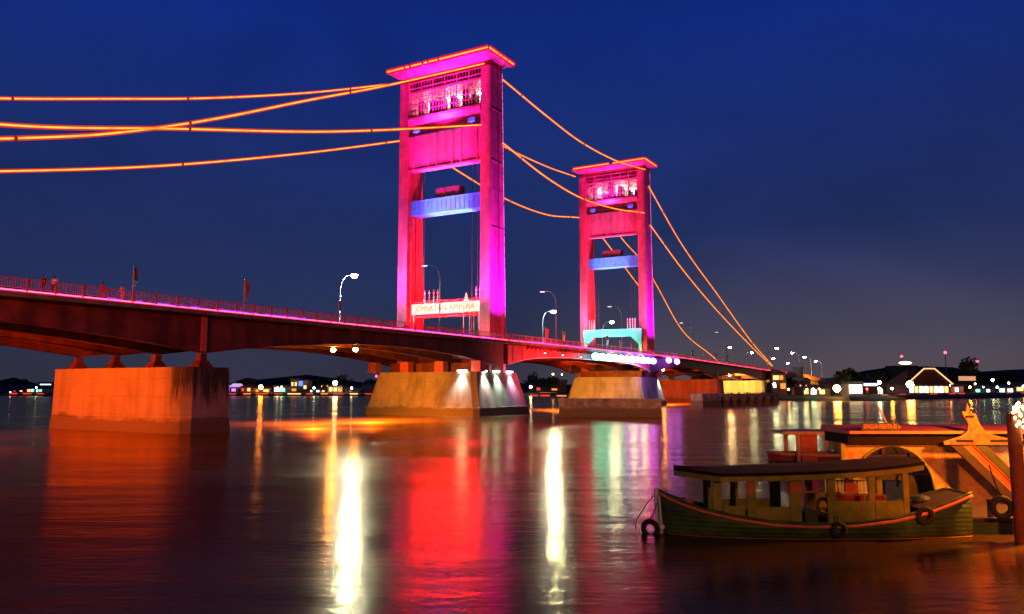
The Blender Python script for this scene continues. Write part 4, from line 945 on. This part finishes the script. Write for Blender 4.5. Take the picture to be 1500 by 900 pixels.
for i, x in enumerate((1071, 1082, 1094, 1105, 1117)):
    Y = W(192, 0).y - i * 0.0; p = at(x, 573, W(192, -12 + 3.4 * i).y)
    r = thing('shrub', ['leftmost', 'second', 'middle', 'fourth', 'rightmost'][i] + ' shrub silhouetted at the foot of the yellow lit pier', 'shrub', (p.x, p.y, 1.6), i, 'shrubs at the yellow lit pier')
    m = MB(); rnd = random.Random(i)
    for _ in range(130):
        q = Vector((rnd.gauss(0, .9), rnd.gauss(0, .5), abs(rnd.gauss(.5, .45)))); a = Vector((rnd.uniform(-1, 1), rnd.uniform(-1, 1), rnd.uniform(-1, 1))).normalized() * .22; b_ = a.orthogonal() * .6
        m.faces([q - a - b_, q + a - b_, q + a + b_, q - a + b_], [(0, 1, 2, 3)])
    m.build('leaves', foliage[0], r); m = MB(); m.tube([(0, 0, -.4), (0, 0, .8)], [.1, .04], 6); m.build('stem', bark, r)

# ------------------------------------------------------------------ the wooden river boat
hull_g = paint('green hull paint', (.06, .12, .025), .5, .45, 1.8, .35, .22, plank=('Z', 2.2, 1.5)); olive = paint('olive panel paint', (.33, .29, .02), .5, .3, 2, .2); trim = paint('orange trim paint', (.80, .20, .07), .45, .25, 3)
roof_d = paint('dark tarred roof', (.030, .016, .014), .95, .3, 2, 0, .2, spec=.1); inside = paint('dark planking', (.06, .04, .025), .7, .3, 3); orange_b = paint('orange blind', (.7, .13, .03), .6, .2, 2)
boat = thing('wooden_boat', 'green wooden river boat with a dark flat canopy and orange trim, moored at right', 'boat', (4.85, 26.95, 0))
ST = [(0, 1.36, .04), (.25, 1.22, .20), (.7, 1.04, .46), (1.3, .86, .75), (2.2, .68, 1.02), (3.3, .53, 1.2), (4.6, .47, 1.28), (6.0, .50, 1.28), (7.2, .64, 1.2), (8.3, .86, 1.05), (9.2, 1.12, .86), (9.95, 1.36, .66)]
m = MB(); rings = []
for x, zs, hb in ST:
    kz = -.45 + (.55 if x < .3 else 0) * (1 - x / .3); rk = .0 if x > .3 else 0
    ring = []
    for s in (-1, 1):
        prof = [(1, zs), (.985, zs * .62), (.94, zs * .25), (.84, -.08), (.5, -.34), (0, -.45)]
        ring.append([(x + (.10 * (1 - q[1] / 1.4) if x < .05 else 0), s * hb * q[0], q[1]) for q in prof])
    rings.append(ring[0] + ring[1][::-1][1:])
P = [p for r in rings for p in r]; n = len(rings[0])
m.faces(P, [(i * n + k, (i + 1) * n + k, (i + 1) * n + k + 1, i * n + k + 1) for i in range(len(rings) - 1) for k in range(n - 1)] + [tuple(range(n)), tuple((len(rings) - 1) * n + k for k in range(n))])
hull = m.build('hull', hull_g, boat, True); sd = hull.modifiers.new('thickness', 'SOLIDIFY'); sd.thickness = .05; sd.offset = -1
def along(m, s, dz, r, off=.03, x0=0, x1=20):
    path = [(x, s * (hb + off), zs + dz) for x, zs, hb in ST if x0 <= x <= x1]
    Q = [Vector(p) for p in path]; out = []
    for i in range(len(Q) - 1):
        for k in range(5): out.append(Q[i].lerp(Q[i + 1], k / 5))
    out.append(Q[-1]); return m.tube(out, r, 8)
for s in (-1, 1):
    along(MB(), s, -.07, .055).build('rubbing_strake', trim, boat, True)
    along(MB(), s, .02, .05, -.02).build('gunwale', hull_g, boat, True)
m = MB(); path = [(x, -(hb * .88), -.02) for x, zs, hb in ST[1:]]; m.tube(path, .035, 6); m.build('waterline_band', trim, boat, True)
m = MB(); P = []
for x, zs, hb in ST[1:]: P += [(x, -hb * .86, .16), (x, hb * .86, .16)]
m.faces(P, [(2 * i, 2 * i + 2, 2 * i + 3, 2 * i + 1) for i in range(len(ST) - 2)]); m.build('floor', inside, boat)
MB().hexa([(-.10, -.05, -.2), (.12, -.05, -.2), (.12, .05, -.2), (-.10, .05, -.2), (-.16, -.05, 1.44), (.05, -.05, 1.44), (.05, .05, 1.44), (-.16, .05, 1.44)]).build('stem_post', white_paint, boat)
m = MB(); m.faces([(.1, -.12, 1.27), (1.2, -.72, .86), (1.2, .72, .86), (.1, .12, 1.27)], [(0, 1, 2, 3)]); fd = m.build('foredeck', inside, boat); sd = fd.modifiers.new('t', 'SOLIDIFY'); sd.thickness = .04
m = MB(); m.faces([(8.3, -.98, .84), (9.9, -.62, 1.28), (9.9, .62, 1.28), (8.3, .98, .84)], [(0, 1, 2, 3)]); fd = m.build('afterdeck', inside, boat); sd = fd.modifiers.new('t', 'SOLIDIFY'); sd.thickness = .04
# canopy: pointed in front, sweeping up aft
RF = [(.50, .02, 2.02), (1.0, .45, 1.99), (1.75, 1.22, 1.95), (3.0, 1.36, 1.98), (4.6, 1.38, 2.03), (6.2, 1.36, 2.11), (7.4, 1.26, 2.21), (8.3, 1.05, 2.30)]
def canopy(z0, z1, inset, crown):
    m = MB(); P = []
    for x, hb, z in RF:
        h = max(.01, hb - inset)
        P += [(x, -h, z + z0), (x, -h, z + z1), (x, 0, z + z1 + crown), (x, h, z + z1), (x, h, z + z0)]
    n = 5; k = len(RF)
    m.faces(P, [(i * n + j, (i + 1) * n + j, (i + 1) * n + (j + 1) % n, i * n + (j + 1) % n) for i in range(k - 1) for j in range(n)] + [tuple(range(n)), tuple((k - 1) * n + j for j in range(n))]); return m
canopy(0, .10, 0, .07).build('canopy', roof_d, boat)
canopy(-.17, -.004, .05, 0).build('canopy_fascia', olive, boat)
for x, w_ in ((1.75, .13), (2.75, .13), (4.15, .18), (5.3, .13), (6.6, .09), (7.7, .09)):
    for s in (-1, 1):
        hb = .70 if x < 2 else (1.0 if x < 6.2 else .94)
        zr = 1.80 + max(0, x - 3) * .05 + (.12 if x > 6 else 0)
        p = MB().box(x - w_, x + w_, s * hb - .045, s * hb + .045, .5, zr).build('canopy_post', olive, boat)
for x0, x1, zt_ in ((1.9, 2.61, .98), (2.89, 3.96, .98), (5.44, 6.5, 1.16), (6.72, 7.6, 1.16)):
    for s in (-1, 1):
        hb = .80 if x0 < 2 else (1.0 if x0 < 6 else .94)
        MB().box(x0, x1, s * hb - .03, s * hb + .03, .45, zt_).build('side_panel', olive, boat)
for x0, x1 in ((2.62, 2.88), (3.97, 4.35), (5.45, 5.85)): MB().box(x0 + .28 if x0 > 5 else x0 + .02, x1 + .28 if x0 > 5 else x1 - .02, -1.07, -1.055, 1.42, 1.74).build('blind', orange_b, boat)
for x in (2.2, 3.3, 6.1, 7.0): 
    b_ = MB().box(x - .18, x + .18, -.85, .85, .55, .62).build('bench', trim, boat)
    MB().box(x - .15, x + .15, -.8, .8, .165, .547).build('bench_support', inside, b_)
# engine and steering in the waist
e = MB(); e.box(4.62, 5.05, -.5, .3, .17, .78); eng = e.build('engine', steel_d, boat, bevel=.04)
MB().torus((5.2, -.55, .95), .22, .06, (.3, -1, .1), 20, 8).build('flywheel', steel_d, eng, True)
MB().tube([(4.55, -.6, 1.38), (4.85, -.6, 1.40), (5.12, -.6, 1.55)], .035, 8).build('tiller_bar', trim, boat, True)
MB().tube([(4.6, -.55, .78), (4.66, -.6, 1.38)], .03, 6).build('steering_column', steel_d, boat)
m = MB()
for i in range(9): m.box(6.0 + .13 * i, 6.05 + .13 * i, .55, .60, 1.22, 1.62)
m.box(5.9, 7.2, .55, .6, 1.60, 1.64); m.box(5.9, 7.2, .55, .6, 1.2, 1.24); m.build('back_rail', white_paint, boat)
MB().box(5.9, 7.0, .4, .55, .62, 1.18).build('seat_back', paint('dark red cushion', (.18, .02, .02), .8), boat, bevel=.05)
MB().box(7.15, 7.7, .4, .55, .66, 1.18).build('seat_back', paint('dark red cushion', (.18, .02, .02), .8), boat, bevel=.05)
for (x, y, z, sx, sy, sz, mt, lab) in ((.95, .05, .98, .20, .16, .13, orange_b, 'small orange bundle on the foredeck of the green boat'), (1.35, -.2, .62, .24, .2, .16, paint('grey sack', (.22, .19, .15), .9), 'grey sack behind the foredeck of the green boat'), (8.75, .2, 1.06, .3, .25, .14, paint('folded tarpaulin', (.05, .09, .16), .7), 'folded dark blue tarpaulin on the afterdeck of the green boat')):
    q = thing('bundle', lab, 'bundle', (4.85 + x, 26.95 + y, z)); m = MB(); m.ball((0, 0, 0), 1, 3, (sx, sy, sz)); rnd = random.Random(int(x * 100))
    for v in m.bm.verts: v.co *= 1 + rnd.uniform(-.09, .09)
    m.build('sack_body', mt, q, True); MB().torus((0, 0, 0), sz * 1.06, .012, (1, 0, 0), 16, 5).build('tie_rope', white_paint, q)
MB().tube([(.02, 0, 1.40), (-.3, .5, .9), (-.55, 1.2, .25), (-.6, 1.6, -.2)], .018, 6).build('bow_rope', white_paint, boat)
def tyre(label, loc, r, axis, rope=None):
    t = thing('tyre', label, 'tyre', loc, 0, 'old tyres hung as fenders')
    MB().torus((0, 0, 0), r * .72, r * .28, axis, 28, 10).build('rubber_ring', rubber, t, True)
    if rope: MB().tube([(0, 0, r * .9), (rope[0] * .5, rope[1] * .5, rope[2] * .55), rope], .022, 6).build('rope', steel_d, t)
tyre('tyre hung amidships on the green boat side', (4.85 + 5.35, 25.55, .34), .26, (0, 1, 0), (0, .1, .42))
tyre('tyre hung near the stern on the green boat side', (4.85 + 8.15, 25.74, .74), .30, (0, 1, .1), (0, .1, .4))
tyre('dark tyre hung at the bow of the green boat', (4.52, 26.75, .16), .33, (.6, 1, .1), (.3, .2, .95))
bf = thing('rope_fender', 'pale round float hanging at the bow stem of the green boat', 'float', (4.86, 26.72, .22)); MB().ball((0, 0, 0), .13, 2).build('float_ball', white_paint, bf, True); MB().tube([(0, 0, .12), (-.05, .1, 1.0)], .02, 6).build('rope', white_paint, bf)

# ------------------------------------------------------------------ the floating hut with the arch, and what hangs on it
hut = thing('floating_hut', 'orange lit floating landing hut with a wide arched opening behind the green boat', 'hut', (13.0, 32.0, 0))
sheet = paint('yellow crinkled sheet', (.62, .36, .12), .5, .35, 2.2, .15, dirt=(.40, .13, .05), plank=None, bump=1.0)
m = MB(); X0, X1, Zt, Zb = .0, 9.5, 2.55, .12
cx, rx, rz, zc = 1.95, 1.62, 1.75, .72
arc = [(cx + rx * math.cos(a), zc + rz * math.sin(a)) for a in [R(180 - 7.5 * i) for i in range(25)]]
out = [(X0, zc), (X0, Zt), (X1, Zt), (X1, Zb), (cx + rx, Zb)]
# front wall with the arch cut out, 8 cm thick
P = [];
poly = [(cx - rx, Zb), (X0, Zb), (X0, Zt), (X1, Zt), (X1, Zb), (cx + rx, Zb)] + arc[::-1]
vs0 = [(p[0], 0, p[1]) for p in poly]; vs1 = [(p[0], .08, p[1]) for p in poly]; n = len(poly)
m.faces(vs0 + vs1, [tuple(range(n)), tuple(range(n, 2 * n))] + [(i, (i + 1) % n, n + (i + 1) % n, n + i) for i in range(n)])
wl = m.build('front_wall', sheet, hut)
MB().tube([(p[0], -.03, p[1]) for p in arc], .05, 8).build('arch_trim', olive, hut, True)
MB().box(X0 + .01, X1, .085, .13, .0, .115).build('sill', steel_d, hut)
MB().box(3.6, X1, -.03, -.003, 1.42, 1.47).build('batten', sheet, wl); MB().box(7.45, 7.52, -.03, -.003, .15, 2.5).build('batten', sheet, wl)
MB().box(-.1, 12, -.2, 2.4, -.5, .10).build('pontoon', paint('green pontoon', (.03, .07, .035), .6, .3, 2), hut)
MB().box(.12, X1 + 2.5, -.35, 2.0, 2.553, 2.95).build('eave_band', paint('dark eave board', (.022, .012, .010), .9, .3, 1.5, spec=.1), hut)
m = MB(); m.prism([(-.6, 2.955), (2.3, 2.955), (2.2, 3.20), (.6, 3.20), (-.5, 3.05)], lambda p, t: (t, p[0], p[1]), .05, X1 + 2.5); m.build('roof', paint('red hut roof', (.40, .06, .03), .55, .3, 1.2), hut)
MB().box(.05, X1 + 2.5, -.68, -.605, 2.97, 3.08).build('gutter', paint('orange gutter', (.65, .2, .08), .5, .2, 2), hut)
for x in (-.05, 9.4): MB().box(x - .07, x + .07, -.25, -.11, .1, 2.55).build('corner_post', olive, hut)
MB().box(.1, 9.0, 2.1, 2.2, .1, 1.1).build('back_rail', olive, hut)
for x in (1.0, 2.6): MB().tube([(x, 1.5, 2.5), (x + .7, 1.2, 1.3)], .03, 6).build('stay', steel_g, hut)
MB().box(2.5, 3.4, 1.8, 2.5, .102, .9).build('crate_seat', paint('blue seat', (.05, .12, .35), .6), hut, bevel=.04)
MB().tube([(2.75, .6, .9), (3.05, .9, 2.1)], .06, 8).build('blue_pole', paint('blue pole', (.06, .2, .5), .5), hut)
nb = thing('name_board', 'dark board with orange boat name letters on the hut eave', 'name board', (13.42 + .15, 31.32, 3.12))
MB().box(-.05, 1.37, -.02, .03, -.03, .28).build('board', paint('dark board', (.05, .02, .015), .6), nb)
text('BENGLIN PERATA 05', .20, paint('orange lettering', (.8, .30, .10), .5, .1), nb, 'name_lettering', Matrix.Translation((.66, -.03, .125)) @ Matrix.Rotation(R(90), 4, 'X') @ Matrix.Diagonal((.70, 1.25, 1, 1)), .006, 1.0)
po = thing('leaning_pole', 'thin orange pole leaning back over the hut roof by the name board', 'pole', (14.75, 31.4, 3.0)); MB().tube([(0, 0, 0), (-.5, .1, 1.05)], .03, 8).build('rod', orange_b, po); MB().ball((.22, 0, .22), .09, 2).build('knob', orange_b, po)
# carved gable ornament
cr_ = thing('gable_ornament', 'forked carved ornament with slots standing on the hut roof edge', 'roof ornament', (17.9, 31.2, 2.56))
half = [(-1.32, 0), (-1.32, .13), (-1.0, .22), (-.62, .34), (-.36, .55), (-.36, .80), (-.50, 1.10), (-.56, 1.28), (-.40, 1.26), (-.33, 1.62), (-.20, 1.22), (-.02, 1.18), (.10, .82), (.30, .52), (.66, .36), (1.1, .26), (1.6, .2), (1.6, 0)]
n = len(half); m = MB(); m.prism(half, lambda p, t: (p[0], t, p[1]), -.06, .06); oc = m.build('carved_board', paint('cream carved board', (.50, .25, .11), .6, .4, 3, .3, .4), cr_, bevel=.02)
m = MB(); hin = [(p[0] * .80 + .0, .05 + p[1] * .80) for p in half]; m.prism(hin, lambda p, t: (p[0], t, p[1]), -.085, -.061); m.build('carved_relief', paint('carved relief', (.42, .17, .07), .6, .4, 4, .3, .5), oc, bevel=.008)
sl = paint('shadow slot', (.02, .015, .012), .9)
for a, b_, z0, z1 in ((-.85, -.2, .10, .20), (.45, 1.2, .10, .20), (-.44, -.12, 1.03, 1.12)): MB().box(a, b_, -.10, -.087, z0, z1).build('slot', sl, oc, bevel=.004)
# gangway down to the pontoon in front
gw = thing('gangway', 'sloping red gangway with dark side rails leading down in front of the hut', 'gangway', (16.72, 31.0, 2.54))
def strip(x0, x1, y0, y1, mat, nm):
    MB().prism([(x0, 0), (x1, 0), (x1 + 2.42, -2.42), (x0 + 2.42, -2.42)], lambda p, t: (p[0], t, p[1]), y0, y1).build(nm, mat, gw)
strip(0, .46, -.14, 0, paint('dark rail', (.05, .025, .02), .6, .3, 2), 'stringer'); strip(.93, 1.36, -.14, 0, paint('green rail', (.06, .06, .025), .6, .3, 2), 'stringer')
strip(.464, .926, -.04, 0, paint('red ramp', (.40, .085, .03), .55, .25, 2), 'ramp_plate'); strip(.464, .52, -.10, -.043, trim, 'edge_strip'); strip(.87, .926, -.10, -.043, trim, 'edge_strip')
po2 = thing('landing_pontoon', 'low dark green pontoon at the water edge behind the mooring post', 'pontoon', (16.9, 28.2, 0))
MB().box(-1.9, 3, -1.5, 1.6, -.4, .42).build('float', paint('green pontoon', (.03, .07, .035), .6, .3, 2), po2, bevel=.05); MB().box(-1.95, 3, -1.55, 1.65, .423, .52).build('deck_planks', inside, po2)
for x in (-1.2, .2, 1.4): MB().box(x - .06, x + .06, -1.4, -1.28, .523, 1.1).build('bollard', steel_d, po2)
post = thing('mooring_post', 'tall dark red mooring post at the right edge topped by string lights', 'post', (15.72, 25.3, 0))
MB().tube([(.03, 0, -1.5), (.02, 0, 1.0), (-.01, 0, 2.4), (-.03, 0, 3.95)], [.22, .215, .205, .20], 14).build('timber', paint('dark red post', (.20, .05, .03), .8, .35, 2.5, .3, .3), post, True)
MB().box(-.02, 1.4, -.10, .06, 3.02, 3.14).build('cross_rail', steel_d, post)
tyre('tyre hanging on a rope from the rail beside the mooring post', (15.35, 25.6, 1.02), .37, (.25, 1, 0), (-.28, .1, 1.3))
sl_ = thing('string_lights', 'tangled ball of warm string lights on the mooring post', 'string lights', (15.95, 25.15, 3.85))
bul = glow('warm bulb', (1, .62, .18), 30); bug = glow('aqua bulb', (.3, 1, .9), 22); rnd = random.Random(5)
pts = []
for i in range(46):
    a = i * 2.4; z = .42 - .84 * i / 46; rr_ = .36 * math.sqrt(max(.05, 1 - (z / .45) ** 2)); pts.append(Vector((rr_ * math.cos(a), .6 * rr_ * math.sin(a), z)))
MB().tube(pts, .012, 5).build('wire', steel_d, sl_)
for i, p in enumerate(pts): MB().ball(p, .034 + .02 * rnd.random(), 1, (1, 1, 1.5)).build('bulb', bug if i % 15 == 7 else bul, sl_)
for a in (('dark unlit house behind the white lit stall', 1216, 1238, 560, 554, wD, rB, 40), ('dark house with one warm window behind the shop row', 1168, 1188, 558, 553, wB, rC, 60), ('tall dark block behind the house with the white fascia', 1276, 1298, 549, 547, wD, rA, 120),
          ('dark house with small warm windows left of the tallest tree', 1400, 1420, 561, 556, wB, rA, 80), ('long dark roof behind the lamps near the right edge', 1440, 1476, 559, 553, wD, rC, 70), ('dark gabled house behind the pink house', 346, 374, 559, 554, wD, rA, 70), ('dark gabled house behind the bright left bank lamp', 466, 486, 560, 556, wC, rC, 70)):
    H(a[0], *a[1:7], back=a[7], style='gable' if 'gable' in a[0] else 'ridge', windows=((.2, .28, .5, .7, ly), (.62, .7, .5, .7, lo_)) if 'unlit' not in a[0] else ())
hl = thing('bulkhead_lamp', 'small white lamp on the hut wall right of the mooring post', 'lamp', (20.3, 31.85, 2.1)); MB().ball((0, -.05, 0), .15, 2).build('lens', glow('hut lamp', (1, .82, .5), 40), hl, True); MB().box(-.1, .1, .0, .12, -.1, .25).build('bracket', steel_d, hl)

# the longer passenger boat beyond
pb = thing('passenger_boat', 'low passenger boat with an orange edged flat roof beyond the hut', 'boat', (15.75, 50.0, 0))
m = MB(); ST2 = [(0, .72, .1), (.6, .66, .5), (2, .60, .9), (6, .56, 1.1), (12, .6, 1.1), (14, .7, .8)]; rings = []
for x, zs, hb in ST2:
    L_ = [(x, -hb, zs), (x, -hb * .92, .1), (x, -hb * .5, -.3)]; rings.append(L_ + [(x, hb * .5, -.3), (x, hb * .92, .1), (x, hb, zs)])
P = [p for r in rings for p in r]; n = 6
m.faces(P, [(i * n + k, (i + 1) * n + k, (i + 1) * n + k + 1, i * n + k + 1) for i in range(5) for k in range(n - 1)] + [(0, 1, 2, 3, 4, 5), tuple(30 + k for k in range(6))])
h2 = m.build('hull', paint('red boat hull', (.35, .06, .03), .5, .3, 1), pb); sd = h2.modifiers.new('t', 'SOLIDIFY'); sd.thickness = .05
for s in (-1, 1): MB().tube([(x, s * (hb + .04), zs + .08) for x, zs, hb in ST2], .11, 8).build('gunwale', paint('pale orange gunwale', (.75, .34, .16), .5), pb, True)
MB().box(.1, 14, -1.25, 1.25, .2, .3).build('floor', inside, pb)
MB().box(.55, 14, -1.35, 1.35, 1.98, 2.12).build('roof', paint('red boat roof', (.30, .05, .035), .6, .3, 1), pb); MB().box(.5, 14, -1.43, -1.353, 1.93, 2.13).build('roof_edge', paint('pale orange gunwale', (.75, .34, .16), .5), pb)
for x in (1.5, 4.1, 6.6, 9.6, 12.6):
    for s in (-1, 1): MB().box(x - .1, x + .1, s * 1.1 - .07, s * 1.1 + .07, .303, 1.977).build('roof_post', paint('pale orange gunwale', (.75, .34, .16), .5), pb)
MB().box(1.75, 2.7, -.95, -.85, .303, 1.9).build('bulkhead', orange_b, pb)
m = MB(); m.prism([(4.4, .3), (8.2, .3), (8.0, 1.25), (5.0, 1.55), (4.2, 1.45)], lambda p, t: (p[0], t, p[1]), -.6, .6); m.build('engine_cover', olive, pb)

# unseen lamps added to brighten the hut, boats and near bridge side
ql = thing('added_quay_lamp', 'assumed unseen sodium lamp post on the landing pontoon right of the mooring post', 'street lamp', (19.2, 27.0, .52))  # post added out of view to light the hut wall orange
MB().tube([(0, 0, 0), (0, 0, 4.2)], [.09, .06], 8).build('pole', steel_g, ql); MB().ball((0, 0, 4.3), .2, 2).build('lens', glow('added quay light lens', (1, .36, .05), 120), ql, True)
lamp_point('added quay light', (18.9, 27.0, 4.6), 5800, (1, .26, .015), .3)  # unseen light added right of the view, aimed at brightening the hut
ql = thing('added_quay_lamp', 'added unseen sodium lamp post on the near quay behind the viewpoint', 'street lamp', (9, -3, 3.1))
MB().tube([(0, 0, 0), (0, 0, 5.2)], [.1, .07], 8).build('pole', steel_g, ql); MB().ball((0, 0, 5.4), .26, 2).build('lens', glow('added quay light lens', (1, .36, .05), 120), ql, True)
lamp_point('added quay light', (9, -2.8, 8.0), 5600, (1, .38, .04), .3)  # unseen fill added behind the viewpoint to brighten the green boat
fm = thing('added_light_mast', 'added unseen flood light mast on the near quay to the left of the viewpoint', 'added light mast', (-45, -6, 3.1))  # mast added out of view to carry the fill lights
MB().tube([(0, 0, 0), (0, 0, 14)], [.2, .12], 8).build('pole', steel_g, fm)
for x in (-1, 0, 1): MB().box(x - .4, x + .4, -.2, .1, 13.8, 14.5).build('flood_head', steel_d, fm)
lamp_spot('added mast fill', (-45, -5, 17.3), (-30, 110, 8), 120000, (1, .13, .02), 62, .6, .6)  # added fill that reddens the left girder and pier
lamp_spot('added mast fill', (-44, -5, 17.3), (16, 130, 1.2), 260000, (1, .34, .09), 9, .4, .6)  # narrow fill added to warm the fender block
lamp_spot('added boat fill', (9, -2.8, 8.3), (21, 50, 1.3), 26000, (1, .20, .015), 24, .5, .4)  # unseen fill added to brighten the passenger boat

# ------------------------------------------------------------------ render settings
scene.render.engine = 'CYCLES'
scene.cycles.use_denoising = True
scene.cycles.max_bounces = 6; scene.cycles.diffuse_bounces = 2; scene.cycles.glossy_bounces = 3; scene.cycles.transparent_max_bounces = 12
scene.cycles.sample_clamp_indirect = 8; scene.cycles.caustics_reflective = False; scene.cycles.caustics_refractive = False
scene.view_settings.view_transform = 'Standard'; scene.view_settings.look = 'None'
scene.view_settings.exposure = 0; scene.view_settings.gamma = 1; scene.view_settings.use_curve_mapping = False
